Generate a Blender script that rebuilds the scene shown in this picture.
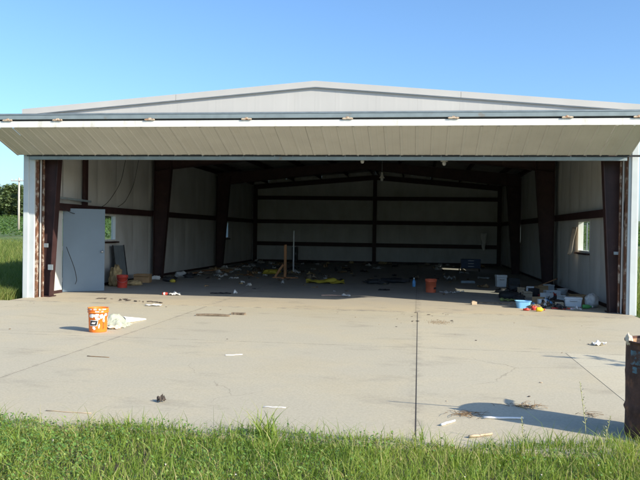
import bpy, bmesh, math, random
import numpy as np
from mathutils import Vector, Matrix, noise
random.seed(7)
for o in list(bpy.data.objects): bpy.data.objects.remove(o)
scene = bpy.context.scene
COL = scene.collection
rad = math.radians

# ------------------------------------------------------------------ camera
CAM = Vector((2.232, -15.445, 1.58))
PITCH, YAW, ROLL = -0.0114, -0.1338, 0.0151
fwd = Vector((math.sin(YAW)*math.cos(PITCH), math.cos(YAW)*math.cos(PITCH), math.sin(PITCH)))
rt0 = Vector((math.cos(YAW), -math.sin(YAW), 0)); up0 = rt0.cross(fwd)
rt = rt0*math.cos(ROLL) + up0*math.sin(ROLL); up = up0*math.cos(ROLL) - rt0*math.sin(ROLL)
cd = bpy.data.cameras.new('camera'); cam = bpy.data.objects.new('camera', cd); COL.objects.link(cam)
m3 = Matrix((rt, up, -fwd)).transposed()
cam.matrix_world = Matrix.Translation(CAM) @ m3.to_4x4()
cd.sensor_width = 36; cd.lens = 732.0/640*36; cd.clip_start = 0.05; cd.clip_end = 3000
scene.camera = cam

# ------------------------------------------------------------------ light
SUN = Vector((1.66, -0.83, 1.0))
el = math.atan2(1.0, math.hypot(1.66, 0.83)); az = math.atan2(1.66, -0.83)
w = bpy.data.worlds.new('World'); scene.world = w; w.use_nodes = True
nt = w.node_tree; bg = nt.nodes['Background']
sky = nt.nodes.new('ShaderNodeTexSky'); sky.sky_type = 'NISHITA'; sky.sun_disc = False
sky.sun_elevation = el; sky.sun_rotation = az
sky.air_density = 1.0; sky.dust_density = 1.6; sky.ozone_density = 6.5; sky.altitude = 200
tint = nt.nodes.new('ShaderNodeMix'); tint.data_type = 'RGBA'; tint.blend_type = 'MULTIPLY'; tint.inputs[0].default_value = 1
tint.inputs[7].default_value = (0.98, 1.015, 1.0, 1); nt.links.new(sky.outputs[0], tint.inputs[6]); nt.links.new(tint.outputs[2], bg.inputs[0]); bg.inputs[1].default_value = 0.142
sd = bpy.data.lights.new('sun', 'SUN'); sd.energy = 4.4; sd.angle = rad(0.53); sd.color = (1.0, 0.91, 0.74)
so = bpy.data.objects.new('sun', sd); COL.objects.link(so)
so.rotation_euler = (-SUN).to_track_quat('-Z', 'Y').to_euler(); so.location = (30, -16, 20)
vs = scene.view_settings; vs.view_transform = 'Standard'; vs.look = 'None'; vs.exposure = 0.8; vs.gamma = 1.0
vs.use_curve_mapping = False

# ------------------------------------------------------------------ materials
def links(t): return t.links.new
def pm(name, col, rough=0.75, metal=0.0, var=0.18, scale=6.0, col2=None, s2=3.0, lo=0.52, hi=0.62, amt2=1.0,
       bump=0.0, bscale=60.0, coord='pos', spec=0.4, stretch=None, trans=0.0):
    """principled with noise-varied colour, an optional second colour in patches, and fine relief"""
    m = bpy.data.materials.new(name); m.use_nodes = True; t = m.node_tree; N = t.nodes.new; L = t.links.new
    b = t.nodes['Principled BSDF']; b.inputs['Roughness'].default_value = rough
    b.inputs['Metallic'].default_value = metal; b.inputs['Specular IOR Level'].default_value = spec
    if coord == 'pos': src = N('ShaderNodeNewGeometry').outputs['Position']
    else: src = N('ShaderNodeTexCoord').outputs['Object']
    if stretch:
        mp = N('ShaderNodeMapping'); mp.inputs['Scale'].default_value = stretch; L(src, mp.inputs[0]); src = mp.outputs[0]
    n1 = N('ShaderNodeTexNoise'); n1.inputs['Scale'].default_value = scale; n1.inputs['Detail'].default_value = 6
    L(src, n1.inputs['Vector'])
    mr = N('ShaderNodeMapRange'); mr.inputs['From Min'].default_value = .3; mr.inputs['From Max'].default_value = .7
    mr.inputs['To Min'].default_value = 1-var; mr.inputs['To Max'].default_value = 1+var; L(n1.outputs[0], mr.inputs[0])
    c = N('ShaderNodeRGB'); c.outputs[0].default_value = (*col, 1); cur = c.outputs[0]
    if col2:
        n2 = N('ShaderNodeTexNoise'); n2.inputs['Scale'].default_value = s2; n2.inputs['Detail'].default_value = 8
        n2.inputs['Roughness'].default_value = .65; L(src, n2.inputs['Vector'])
        r2 = N('ShaderNodeMapRange'); r2.inputs['From Min'].default_value = lo; r2.inputs['From Max'].default_value = hi
        r2.inputs['To Max'].default_value = amt2; L(n2.outputs[0], r2.inputs[0])
        mx = N('ShaderNodeMix'); mx.data_type = 'RGBA'; L(r2.outputs[0], mx.inputs[0]); L(cur, mx.inputs[6])
        mx.inputs[7].default_value = (*col2, 1); cur = mx.outputs[2]
    vm = N('ShaderNodeVectorMath'); vm.operation = 'SCALE'; L(cur, vm.inputs[0]); L(mr.outputs[0], vm.inputs['Scale'])
    L(vm.outputs[0], b.inputs['Base Color'])
    if bump:
        n3 = N('ShaderNodeTexNoise'); n3.inputs['Scale'].default_value = bscale; n3.inputs['Detail'].default_value = 4
        L(src, n3.inputs['Vector']); bp = N('ShaderNodeBump'); bp.inputs['Strength'].default_value = bump
        bp.inputs['Distance'].default_value = .02; L(n3.outputs[0], bp.inputs['Height']); L(bp.outputs[0], b.inputs['Normal'])
    if trans: b.inputs['Alpha'].default_value = 1-trans
    return m

def leaf_mat(name, c0, c1, c2, transl=0.35):
    m = bpy.data.materials.new(name); m.use_nodes = True; t = m.node_tree; N = t.nodes.new; L = t.links.new
    for n in list(t.nodes):
        if n.type == 'BSDF_PRINCIPLED': t.nodes.remove(n)
    out = [n for n in t.nodes if n.type == 'OUTPUT_MATERIAL'][0]
    at = N('ShaderNodeAttribute'); at.attribute_name = 'rnd'
    cr = N('ShaderNodeValToRGB'); e = cr.color_ramp.elements
    e[0].position = 0; e[0].color = (*c0, 1); e[1].position = 1; e[1].color = (*c2, 1); x = e.new(.55); x.color = (*c1, 1)
    L(at.outputs['Fac'], cr.inputs[0])
    d = N('ShaderNodeBsdfPrincipled'); d.inputs['Roughness'].default_value = .55; d.inputs['Specular IOR Level'].default_value = .35
    tr = N('ShaderNodeBsdfTranslucent'); mx = N('ShaderNodeMixShader'); mx.inputs[0].default_value = transl
    L(cr.outputs[0], d.inputs['Base Color'])
    g = N('ShaderNodeMix'); g.data_type = 'RGBA'; g.blend_type = 'MULTIPLY'; g.inputs[0].default_value = 1
    g.inputs[7].default_value = (1.15, 1.1, .55, 1); L(cr.outputs[0], g.inputs[6]); L(g.outputs[2], tr.inputs[0])
    L(d.outputs[0], mx.inputs[1]); L(tr.outputs[0], mx.inputs[2]); L(mx.outputs[0], out.inputs[0])
    return m

def concrete(name, base, dust, dirt, dirt_amt, mouth=False):
    m = bpy.data.materials.new(name); m.use_nodes = True; t = m.node_tree; N = t.nodes.new; L = t.links.new
    b = t.nodes['Principled BSDF']; b.inputs['Roughness'].default_value = .88; b.inputs['Specular IOR Level'].default_value = .25
    g = N('ShaderNodeNewGeometry').outputs['Position']
    def nz(scale, det=6, rough=.6, vec=None):
        n = N('ShaderNodeTexNoise'); n.inputs['Scale'].default_value = scale; n.inputs['Detail'].default_value = det
        n.inputs['Roughness'].default_value = rough; L(vec or g, n.inputs['Vector']); return n.outputs[0]
    def rng(v, a, c, x, y):
        r = N('ShaderNodeMapRange'); L(v, r.inputs[0])
        for i, k in zip((1, 2, 3, 4), (a, c, x, y)): r.inputs[i].default_value = k
        return r.outputs[0]
    def mix(f, a, c):
        x = N('ShaderNodeMix'); x.data_type = 'RGBA'; L(f, x.inputs[0]); L(a, x.inputs[6])
        if isinstance(c, tuple): x.inputs[7].default_value = (*c, 1)
        else: L(c, x.inputs[7])
        return x.outputs[2]
    oi = N('ShaderNodeObjectInfo').outputs['Random']
    c = N('ShaderNodeRGB'); c.outputs[0].default_value = (*base, 1); cur = c.outputs[0]
    if mouth:    # sand blown in through the open door, thinning out inwards
        sy = N('ShaderNodeSeparateXYZ'); L(g, sy.inputs[0]); wb = N('ShaderNodeMath'); wb.operation = 'MULTIPLY_ADD'
        L(nz(.8, 6, .7), wb.inputs[0]); wb.inputs[1].default_value = -5.0; L(sy.outputs[1], wb.inputs[2])
        cur = mix(rng(wb.outputs[0], -3.2, 1.2, .9, 0), cur, dust)
    else: cur = mix(rng(nz(.55, 8, .7), .45, .68, 0, .75), cur, dust)          # blown dust in broad drifts
    mp = N('ShaderNodeMapping'); mp.inputs['Scale'].default_value = (.8, 1.5, 1); mp.inputs['Rotation'].default_value = (0, 0, .6)
    L(g, mp.inputs[0])
    cur = mix(rng(nz(1.1, 7, .7, mp.outputs[0]), .55, .72, 0, dirt_amt), cur, dirt)   # drag and water marks
    cur = mix(rng(nz(9, 5, .7), .66, .76, 0, .55*dirt_amt), cur, dirt)       # spots
    cur = mix(rng(nz(.28, 6, .65), .52, .66, 0, .35*dirt_amt), cur, dirt)     # broad weathered areas
    # grime gathered along the joints
    sx = N('ShaderNodeSeparateXYZ'); L(g, sx.inputs[0])
    for axis, pos, wd in ((0, 2.236, .10), (0, -2.1, .06), (1, -5.25, .05), (1, -.69, .16)):
        d1 = N('ShaderNodeMath'); d1.operation = 'SUBTRACT'; L(sx.outputs[axis], d1.inputs[0]); d1.inputs[1].default_value = pos
        d2 = N('ShaderNodeMath'); d2.operation = 'ABSOLUTE'; L(d1.outputs[0], d2.inputs[0])
        d3 = N('ShaderNodeMath'); d3.operation = 'MULTIPLY'; L(rng(d2.outputs[0], 0, wd, 1, 0), d3.inputs[0]); L(rng(nz(5, 6, .7), .46, .62, 0, .75), d3.inputs[1])
        cur = mix(d3.outputs[0], cur, dirt)
    # hairline cracks
    nv = N('ShaderNodeTexNoise'); nv.inputs['Scale'].default_value = 1.3; nv.inputs['Detail'].default_value = 5; L(g, nv.inputs['Vector'])
    va = N('ShaderNodeMixRGB'); va.inputs[0].default_value = .35; L(g, va.inputs[1]); L(nv.outputs['Color'], va.inputs[2])
    vo = N('ShaderNodeTexVoronoi'); vo.feature = 'DISTANCE_TO_EDGE'; vo.inputs['Scale'].default_value = .38; L(va.outputs[0], vo.inputs['Vector'])
    cr = N('ShaderNodeMath'); cr.operation = 'MULTIPLY'
    L(rng(vo.outputs['Distance'], 0, .0022, 1, 0), cr.inputs[0]); L(rng(nz(.4, 2), .5, .6, 0, .45), cr.inputs[1])
    cur = mix(cr.outputs[0], cur, (.12, .10, .08))
    tone = N('ShaderNodeMath'); tone.operation = 'MULTIPLY'
    L(rng(oi, 0, 1, .95, 1.05), tone.inputs[0]); L(rng(nz(38, 4), .25, .75, .88, 1.12), tone.inputs[1])
    vm = N('ShaderNodeVectorMath'); vm.operation = 'SCALE'; L(cur, vm.inputs[0]); L(tone.outputs[0], vm.inputs['Scale'])
    L(vm.outputs[0], b.inputs['Base Color'])
    bp = N('ShaderNodeBump'); bp.inputs['Strength'].default_value = .25; bp.inputs['Distance'].default_value = .01
    L(nz(90, 4), bp.inputs['Height']); L(bp.outputs[0], b.inputs['Normal'])
    return m

M = {}
M['apron'] = concrete('apron_concrete', (.43, .39, .295), (.49, .425, .29), (.28, .25, .195), .62)
M['apron_pale'] = concrete('pale_concrete', (.48, .44, .335), (.50, .44, .31), (.34, .30, .23), .5)
M['floor'] = concrete('floor_concrete', (.36, .345, .315), (.48, .41, .285), (.19, .18, .165), .7, True)
M['soil'] = pm('soil', (.10, .085, .05), .95, var=.35, scale=3, col2=(.06, .085, .025), s2=1.2, lo=.45, hi=.6, bump=.5, bscale=20)
M['field'] = pm('field_ground', (.075, .12, .03), .95, var=.3, scale=.6, col2=(.16, .17, .05), s2=.08, lo=.5, hi=.62, bump=.3, bscale=6)
M['gable'] = pm('offwhite_sheet', (.47, .46, .44), .5, var=.05, scale=1.2, col2=(.47, .44, .40), s2=1.4, lo=.58, hi=.8, amt2=.5, bump=.03, bscale=5, stretch=(1, 1, .35))
M['panel'] = pm('door_sheet', (.57, .55, .51), .48, var=.06, scale=1.5, col2=(.45, .42, .36), s2=2.0, lo=.55, hi=.8, amt2=.5, bump=.03, bscale=6)
M['white_trim'] = pm('white_trim', (.72, .71, .67), .5, var=.08, scale=3, col2=(.44, .38, .30), s2=4, lo=.56, hi=.72, amt2=.6, stretch=(1.5, 1, .4))
M['blue_trim'] = pm('pale_blue_trim', (.52, .56, .57), .45, var=.06, scale=3, col2=(.42, .42, .40), s2=4, lo=.62, hi=.78, amt2=.6)
M['galv'] = pm('grey_blue_rail', (.24, .29, .31), .55, .2, var=.10, scale=5, col2=(.24, .20, .16), s2=4, lo=.6, hi=.72, amt2=.7)
M['oxide'] = pm('red_oxide_steel', (.040, .018, .018), .6, var=.25, scale=4, col2=(.065, .036, .03), s2=6, lo=.58, hi=.72, bump=.05)
M['rust'] = pm('rusty_steel', (.13, .06, .035), .85, var=.35, scale=10, col2=(.38, .33, .28), s2=7, lo=.5, hi=.62, bump=.3, bscale=80)
M['rustpale'] = pm('rust_flecked_hinge', (.55, .45, .34), .7, var=.2, scale=30, col2=(.30, .13, .06), s2=28, lo=.5, hi=.6)
M['vinyl'] = pm('insulation_vinyl', (.56, .56, .55), .55, var=.08, scale=2, col2=(.43, .41, .37), s2=1.6, lo=.52, hi=.75, amt2=.6, bump=.12, bscale=5, stretch=(1, 1, .5))
M['ceiling'] = pm('dimmed_ceiling_vinyl', (.27, .26, .245), .6, var=.15, scale=2, col2=(.18, .17, .15), s2=1.2, lo=.5, hi=.7, bump=.12, bscale=5)  # off-white vinyl with the dimness under the roof put into its colour
M['black'] = pm('black_rubber', (.022, .022, .024), .7, var=.2, scale=20)
M['door'] = pm('blue_grey_door', (.155, .215, .275), .5, var=.05, scale=2, col2=(.16, .20, .25), s2=3, lo=.58, hi=.75, amt2=.6)
M['steel'] = pm('bare_steel', (.45, .46, .47), .35, .8, var=.1, scale=15)
M['greysheet'] = pm('grey_sheet_metal', (.24, .28, .31), .5, .4, var=.12, scale=6)
M['wood'] = pm('weathered_wood', (.21, .16, .11), .85, var=.3, scale=14, col2=(.12, .09, .06), s2=10, stretch=(1, .3, 1), bump=.2)
M['newwood'] = pm('orange_brown_lumber', (.42, .20, .09), .75, var=.2, scale=12, col2=(.30, .14, .06), s2=9, stretch=(1, 1, .2), bump=.1)
M['tanwood'] = pm('tan_board', (.46, .36, .25), .8, var=.15, scale=9, bump=.1)
M['card'] = pm('cardboard', (.36, .23, .12), .85, var=.15, scale=5, bump=.06)
M['paper'] = pm('white_paper', (.80, .79, .76), .75, var=.06, scale=20)
M['whiteplastic'] = pm('white_plastic', (.74, .75, .76), .4, var=.06, scale=8, col2=(.5, .47, .42), s2=6, lo=.6, hi=.75, amt2=.6)
M['orange'] = pm('orange_plastic', (.86, .20, .025), .42, var=.08, scale=8)
M['splash'] = pm('white_paint_splash', (.82, .80, .76), .6, var=.05)
M['redplastic'] = pm('red_plastic', (.52, .055, .035), .45, var=.1, scale=10, col2=(.55, .40, .34), s2=9, lo=.62, hi=.7, amt2=.7)
M['rustred'] = pm('faded_red_plastic', (.62, .13, .06), .55, var=.15, scale=10, col2=(.32, .08, .05), s2=8, lo=.6, hi=.7)
M['blue'] = pm('light_blue_plastic', (.22, .50, .78), .4, var=.06, scale=8)
M['deepblue'] = pm('dark_blue_enamel', (.025, .055, .14), .4, var=.15, scale=8)
M['bottleblue'] = pm('bottle_blue', (.12, .33, .62), .25, var=.05)
M['yellow'] = pm('yellow_plastic', (.78, .55, .03), .45, var=.08, scale=8)
M['tarp'] = pm('dull_yellow_tarp', (.50, .40, .05), .5, var=.15, scale=9, bump=.1, bscale=30)
M['green'] = pm('green_plastic', (.10, .36, .10), .45, var=.1, scale=9)
M['olive'] = pm('olive_cloth', (.20, .24, .08), .9, var=.2, scale=12)
M['darkstuff'] = pm('charcoal_plastic', (.035, .036, .04), .55, var=.25, scale=10)
M['greybag'] = pm('grey_white_bag', (.52, .52, .51), .5, var=.1, scale=6, bump=.1, bscale=30)
M['tufts'] = pm('fluffy_tan_insulation', (.42, .31, .16), .95, var=.25, scale=14, bump=.6, bscale=40)
M['dirt'] = pm('spilled_dirt', (.36, .28, .18), .95, var=.25, scale=14, bump=.3)
M['pink'] = pm('pinkish_tan_board', (.52, .34, .26), .8, var=.12, scale=9)
M['skinpaper'] = pm('sun_bleached_cloth', (.76, .60, .45), .85, var=.1, scale=20)
M['barrel'] = pm('rusted_drum', (.085, .040, .028), .85, var=.4, scale=9, col2=(.19, .08, .04), s2=6, lo=.5, hi=.62, bump=.35, bscale=60)
M['barrelin'] = pm('rusted_drum_inside', (.40, .25, .15), .9, var=.25, scale=9, col2=(.26, .13, .07), s2=6, bump=.3)
M['barrelblue'] = pm('old_blue_label_paint', (.10, .17, .20), .75, var=.3, scale=14, col2=(.085, .042, .03), s2=9, lo=.47, hi=.53)
M['pole'] = pm('weathered_pole', (.42, .38, .33), .9, var=.2, scale=3, stretch=(4, 4, .4))
M['bark'] = pm('bark', (.10, .075, .05), .95, var=.3, scale=8, bump=.4)
M['twig'] = pm('dry_twig', (.20, .13, .07), .9, var=.3, scale=20)
M['darkbit'] = pm('dark_crumb', (.07, .055, .045), .9, var=.3, scale=20)
M['seam'] = pm('joint_filler', (.05, .045, .04), .95, var=.3, scale=30)
M['blade'] = leaf_mat('grass_blade', (.09, .18, .025), (.26, .37, .06), (.50, .43, .21), .42)
M['clover'] = leaf_mat('clover_leaf', (.05, .13, .03), (.14, .26, .055), (.29, .37, .11), .25)
M['weed'] = leaf_mat('tall_weed', (.06, .11, .02), (.14, .20, .04), (.27, .27, .09))
M['crop'] = leaf_mat('crop_leaf', (.06, .13, .03), (.10, .18, .045), (.14, .21, .06))
M['tree'] = leaf_mat('tree_leaf', (.12, .17, .085), (.16, .22, .10), (.21, .27, .13), .35)  # greens lightened in place of distance haze
M['flower'] = pm('clover_flower', (.62, .54, .50), .8, var=.1, scale=30)
M['seed'] = pm('pale_seed_head', (.36, .36, .18), .9, var=.15, scale=30)
def glass():
    m = bpy.data.materials.new('dusty_glass'); m.use_nodes = True; t = m.node_tree; N = t.nodes.new; L = t.links.new
    out = [n for n in t.nodes if n.type == 'OUTPUT_MATERIAL'][0]; b = t.nodes['Principled BSDF']
    b.inputs['Base Color'].default_value = (.55, .56, .53, 1); b.inputs['Roughness'].default_value = .15
    tr = N('ShaderNodeBsdfTransparent'); tr.inputs[0].default_value = (.93, .96, .95, 1)
    n = N('ShaderNodeTexNoise'); n.inputs['Scale'].default_value = 5; n.inputs['Detail'].default_value = 6
    r = N('ShaderNodeMapRange'); r.inputs[1].default_value = .35; r.inputs[2].default_value = .75; r.inputs[3].default_value = .03; r.inputs[4].default_value = .16
    L(n.outputs[0], r.inputs[0]); mx = N('ShaderNodeMixShader'); L(r.outputs[0], mx.inputs[0]); L(tr.outputs[0], mx.inputs[1]); L(b.outputs[0], mx.inputs[2])
    L(mx.outputs[0], out.inputs[0]); return m
M['glass'] = glass()
def clearbag():
    m = bpy.data.materials.new('clear_plastic_film'); m.use_nodes = True; t = m.node_tree; N = t.nodes.new; L = t.links.new
    out = [n for n in t.nodes if n.type == 'OUTPUT_MATERIAL'][0]; b = t.nodes['Principled BSDF']
    b.inputs['Base Color'].default_value = (.62, .66, .52, 1); b.inputs['Roughness'].default_value = .25
    tr = N('ShaderNodeBsdfTransparent'); mx = N('ShaderNodeMixShader'); mx.inputs[0].default_value = .55
    L(tr.outputs[0], mx.inputs[1]); L(b.outputs[0], mx.inputs[2]); L(mx.outputs[0], out.inputs[0]); return m
M['film'] = clearbag()

# ------------------------------------------------------------------ mesh helpers
class MB:
    def __init__(s): s.v = []; s.f = []
    def quad(s, a, b, c, d):
        n = len(s.v); s.v += [tuple(a), tuple(b), tuple(c), tuple(d)]; s.f.append((n, n+1, n+2, n+3)); return s
    def box(s, c, d, R=None):
        n = len(s.v)
        for k in range(8):
            p = Vector(((k & 1)-.5, ((k >> 1) & 1)-.5, ((k >> 2) & 1)-.5)); p = Vector((p.x*d[0], p.y*d[1], p.z*d[2]))
            if R is not None: p = R @ p
            s.v.append((p.x+c[0], p.y+c[1], p.z+c[2]))
        for f in ((0, 2, 3, 1), (4, 5, 7, 6), (0, 1, 5, 4), (2, 6, 7, 3), (0, 4, 6, 2), (1, 3, 7, 5)): s.f.append(tuple(n+i for i in f))
        return s
    def bb(s, x0, x1, y0, y1, z0, z1): return s.box(((x0+x1)/2, (y0+y1)/2, (z0+z1)/2), (x1-x0, y1-y0, z1-z0))
    def bar(s, p, q, w, h, roll=0):
        p = Vector(p); q = Vector(q); d = q-p; R = d.to_track_quat('X', 'Z').to_matrix() @ Matrix.Rotation(roll, 3, 'X')
        return s.box((p+q)/2, (d.length, w, h), R)
    def hexa(s, lo, hi):   # lo, hi: four corners each, same order
        n = len(s.v); s.v += [tuple(a) for a in lo]+[tuple(a) for a in hi]
        s.f += [(n+3, n+2, n+1, n), (n+4, n+5, n+6, n+7)]+[(n+i, n+(i+1) % 4, n+4+(i+1) % 4, n+4+i) for i in range(4)]
        return s
    def lathe(s, prof, n=28, c=(0, 0, 0), cap0=True, cap1=False, wob=0):
        b = len(s.v)
        for (r, z) in prof:
            for i in range(n):
                a = 2*math.pi*i/n; rr = r*(1+wob*math.sin(3*a+z*9)); s.v.append((c[0]+rr*math.cos(a), c[1]+rr*math.sin(a), c[2]+z))
        for k in range(len(prof)-1):
            for i in range(n): s.f.append((b+k*n+i, b+k*n+(i+1) % n, b+(k+1)*n+(i+1) % n, b+(k+1)*n+i))
        if cap0: s.f.append(tuple(b+i for i in range(n-1, -1, -1)))
        if cap1: s.f.append(tuple(b+(len(prof)-1)*n+i for i in range(n)))
        return s
    def tube(s, pts, r, n=6, taper=None):
        b = len(s.v); P = [Vector(p) for p in pts]; m = len(P)
        for k, p in enumerate(P):
            d = (P[min(k+1, m-1)]-P[max(k-1, 0)]).normalized(); q = d.to_track_quat('Z', 'Y')
            rr = r if taper is None else r+(taper-r)*k/(m-1)
            for i in range(n):
                a = 2*math.pi*i/n; s.v.append(tuple(p+q @ Vector((rr*math.cos(a), rr*math.sin(a), 0))))
        for k in range(m-1):
            for i in range(n): s.f.append((b+k*n+i, b+k*n+(i+1) % n, b+(k+1)*n+(i+1) % n, b+(k+1)*n+i))
        s.f.append(tuple(b+i for i in range(n-1, -1, -1))); s.f.append(tuple(b+(m-1)*n+i for i in range(n)))
        return s
    def grid(s, fn, nu, nv):
        b = len(s.v)
        for j in range(nv+1):
            for i in range(nu+1): s.v.append(tuple(fn(i/nu, j/nv)))
        for j in range(nv):
            for i in range(nu):
                a = b+j*(nu+1)+i; s.f.append((a, a+1, a+nu+2, a+nu+1))
        return s
    def mesh(s, name):
        me = bpy.data.meshes.new(name); me.from_pydata(s.v, [], s.f); me.update(); return me
    def build(s, name, mat, parent=None, loc=None, rot=None, smooth=False, label=None):
        me = s.mesh(name); me.materials.append(M[mat] if isinstance(mat, str) else mat)
        return link(name, me, parent, loc, rot, smooth, label)
def link(name, me, parent=None, loc=None, rot=None, smooth=False, label=None):
    o = bpy.data.objects.new(name, me); COL.objects.link(o)
    if parent is not None: o.parent = parent
    if loc is not None: o.location = loc
    if rot is not None: o.rotation_euler = rot
    if smooth:
        for p in me.polygons: p.use_smooth = True
    if label: o['label'] = label
    return o
def solid(o, t, off=-1):
    md = o.modifiers.new('thickness', 'SOLIDIFY'); md.thickness = t; md.offset = off; return o
def bev(o, wd=.004, seg=2):
    md = o.modifiers.new('edge', 'BEVEL'); md.width = wd; md.segments = seg; md.limit_method = 'ANGLE'; return o
def thing(name, label, cat, loc=(0, 0, 0), rz=0, group=None):
    o = bpy.data.objects.new(name, None); COL.objects.link(o); o.location = loc; o.rotation_euler = (0, 0, rz)
    o.empty_display_size = .1; return tag(o, label, cat, group)
def tag(o, label, cat, group=None):
    o['label'] = label; o['category'] = cat
    if group: o['group'] = group
    return o
def kind(o, k): o['kind'] = k; return o
def stuff_mesh(name, V, F, R, mat):
    """numpy quads with a per-face random attribute"""
    me = bpy.data.meshes.new(name); nv = len(V); nf = len(F)
    me.vertices.add(nv); me.vertices.foreach_set('co', np.asarray(V, np.float32).ravel())
    me.loops.add(nf*4); me.loops.foreach_set('vertex_index', np.asarray(F, np.int32).ravel())
    me.polygons.add(nf); me.polygons.foreach_set('loop_start', np.arange(nf, dtype=np.int32)*4)
    me.polygons.foreach_set('loop_total', np.full(nf, 4, np.int32))
    me.update(calc_edges=True); a = me.attributes.new('rnd', 'FLOAT', 'FACE'); a.data.foreach_set('value', np.asarray(R, np.float32))
    me.materials.append(M[mat]); return me

# ------------------------------------------------------------------ ground
rng = np.random.default_rng(11)
def gz(x, y):            # gentle rise of the far land
    d = min(290., math.hypot(x, y)); t = max(0., d-35.)/115.
    return -.07 + 2.3*t**1.5 + (.0 if d < 35 else .12*noise.noise((x*.03, y*.03, 0)))
def ground():
    mb = MB()
    ring = [0, 8, 16, 24, 34, 46, 60, 75, 90, 110, 130, 155, 180, 210, 250, 300, 380, 500, 800, 1400]; n = 72
    for r in ring:
        for i in range(n):
            a = 2*math.pi*i/n; x = r*math.cos(a); y = r*math.sin(a); mb.v.append((x, y, gz(x, y) if r else -.07))
    for k in range(len(ring)-1):
        for i in range(n): mb.f.append((k*n+i, (k+1)*n+i, (k+1)*n+(i+1) % n, k*n+(i+1) % n))
    return kind(mb.build('ground', 'field', smooth=True), 'structure')
ground()
# bare soil under the foreground turf
kind(MB().grid(lambda u, v: (-12+26*u, -17+7.2*v, -.045+.012*noise.noise((u*40, v*12, 1))), 60, 20).build('soil', 'soil', smooth=True), 'structure')

# apron: cast slabs with joints
apron = kind(MB().bb(-7.0, 7.0, -9.92, -.70, -.30, -.0048).build('apron', 'seam'), 'structure')
def slab(x0, x1, y0, y1, top, mat, parent, g=.007, th=.13, gl=None):
    ga = g if gl is None else gl
    mb = MB(); e = .0015
    lo = [(x0+ga, y0+g), (x1-g, y0+g), (x1-g, y1-g), (x0+ga, y1-g)]
    hi = [(x0+ga+e, y0+g+e), (x1-g-e, y0+g+e), (x1-g-e, y1-g-e), (x0+ga+e, y1-g-e)]
    mb.hexa([(a, b, top-th) for a, b in lo], [(a, b, top-e) for a, b in lo])
    mb.f.remove((4, 5, 6, 7)); n = len(mb.v); mb.v += [(a, b, top) for a, b in hi]
    mb.f += [(4+i, 4+(i+1) % 4, n+(i+1) % 4, n+i) for i in range(4)]+[(n, n+1, n+2, n+3)]
    return mb.build('slab', mat, parent)
for x0, x1, gl in ((-7, -2.1, .003), (-2.1, 2.23, .004), (2.23, 7, .008)): slab(x0, x1, -5.25, -.685, -.004, 'apron', apron, .004, gl=gl)
for x0, x1, mt, gl in ((-7, -2.1, 'apron', .003), (-2.1, 2.23, 'apron', .004), (2.23, 4.22, 'apron', .008), (4.22, 7, 'apron_pale', .002)):
    slab(x0, x1, -9.93, -5.25, -.004, mt, apron, .004, gl=gl)
floor = kind(MB().bb(-6.5, 6.5, -.66, 22.09, -.30, -.001).build('hangar_floor', 'seam'), 'structure')
fx = (-6.5, -2.2, 2.2, 6.5); fy = (-.685, 7.35, 14.7, 22.1)
for i in range(3):
    for j in range(3): slab(fx[i], fx[i+1], fy[j], fy[j+1], 0, 'floor' if j or True else 'apron', floor, .002)

# ------------------------------------------------------------------ hangar
HX, EZ, SL, L0 = 6.50, 4.19, .0833, 22.10
def rz_(x): return EZ+SL*(HX-abs(x))
hangar = thing('hangar', 'wide off-white metal hangar with low gable roof and open front', 'hangar')

def ribbed(length_pts, rib=.018, pitch=.305):
    pass
def sheet_piece(x0, x1, zb, zt, rib=.016, first=.06, pitch=.305):
    """profile along x from x0 to x1 with raised ribs towards -y; zb, zt functions of x. Returns MB in (x, y, z)"""
    xs = [(x0, 0)]; x = x0+first
    while x+.07 < x1:
        xs += [(x, 0), (x+.02, -rib), (x+.05, -rib), (x+.07, 0)]; x += pitch
    xs.append((x1, 0)); mb = MB()
    for (x, d) in xs: mb.v += [(x, d, zb(x)), (x, d, zt(x))]
    for i in range(len(xs)-1): mb.f.append((2*i, 2*i+2, 2*i+3, 2*i+1))
    return mb
# --- front gable wall
fw = MB()
fw.bb(-6.50, 6.50, .06, .16, 3.16, 3.46).build('header_beam', 'oxide', hangar)
front = MB(); front.bar((-6.45, .10, 4.06), (6.45, .10, 4.06), .06, .12)
front = front.build('front_wall', 'oxide', hangar)
xs = np.linspace(-6.50, 6.50, 16)
for a, b in zip(xs[:-1], xs[1:]):
    if a < -.01 < b:   # the middle sheet carries the peak
        for a2, b2 in ((a, 0.), (0., b)): sheet_piece(a2, b2-.001, lambda x: 3.46, lambda x: rz_(x)-.03, .0006).build('wall_sheet', 'gable', front, (0, 0, 0))
    else: sheet_piece(a, b-.001, lambda x: 3.46, lambda x: rz_(x)-.03, .0006).build('wall_sheet', 'gable', front, (0, 0, 0))
for sgn in (-1, 1):
    for (u0, u1) in ((0, 3.05), (3.056, 6.62)):
        mb = MB(); A = (sgn*u0, rz_(u0)); B = (sgn*u1, rz_(u1))
        mb.hexa([(A[0], -.055, A[1]-.085), (B[0], -.055, B[1]-.085), (B[0], -.03, B[1]-.085), (A[0], -.03, A[1]-.085)],
                [(A[0], -.055, A[1]+.045), (B[0], -.055, B[1]+.045), (B[0], .12, B[1]+.045), (A[0], .12, A[1]+.045)])
        mb.build('rake_trim', 'gable', hangar)
        mb = MB(); mb.hexa([(A[0], -.048, A[1]-.100), (B[0], -.048, B[1]-.100), (B[0], -.03, B[1]-.100), (A[0], -.03, A[1]-.100)],
                [(A[0], -.048, A[1]-.087), (B[0], -.048, B[1]-.087), (B[0], -.03, B[1]-.087), (A[0], -.03, A[1]-.087)])
        mb.build('trim_shadow_line', 'greysheet', hangar)  # grey strip standing in for the shadow line below the rake trim
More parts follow.
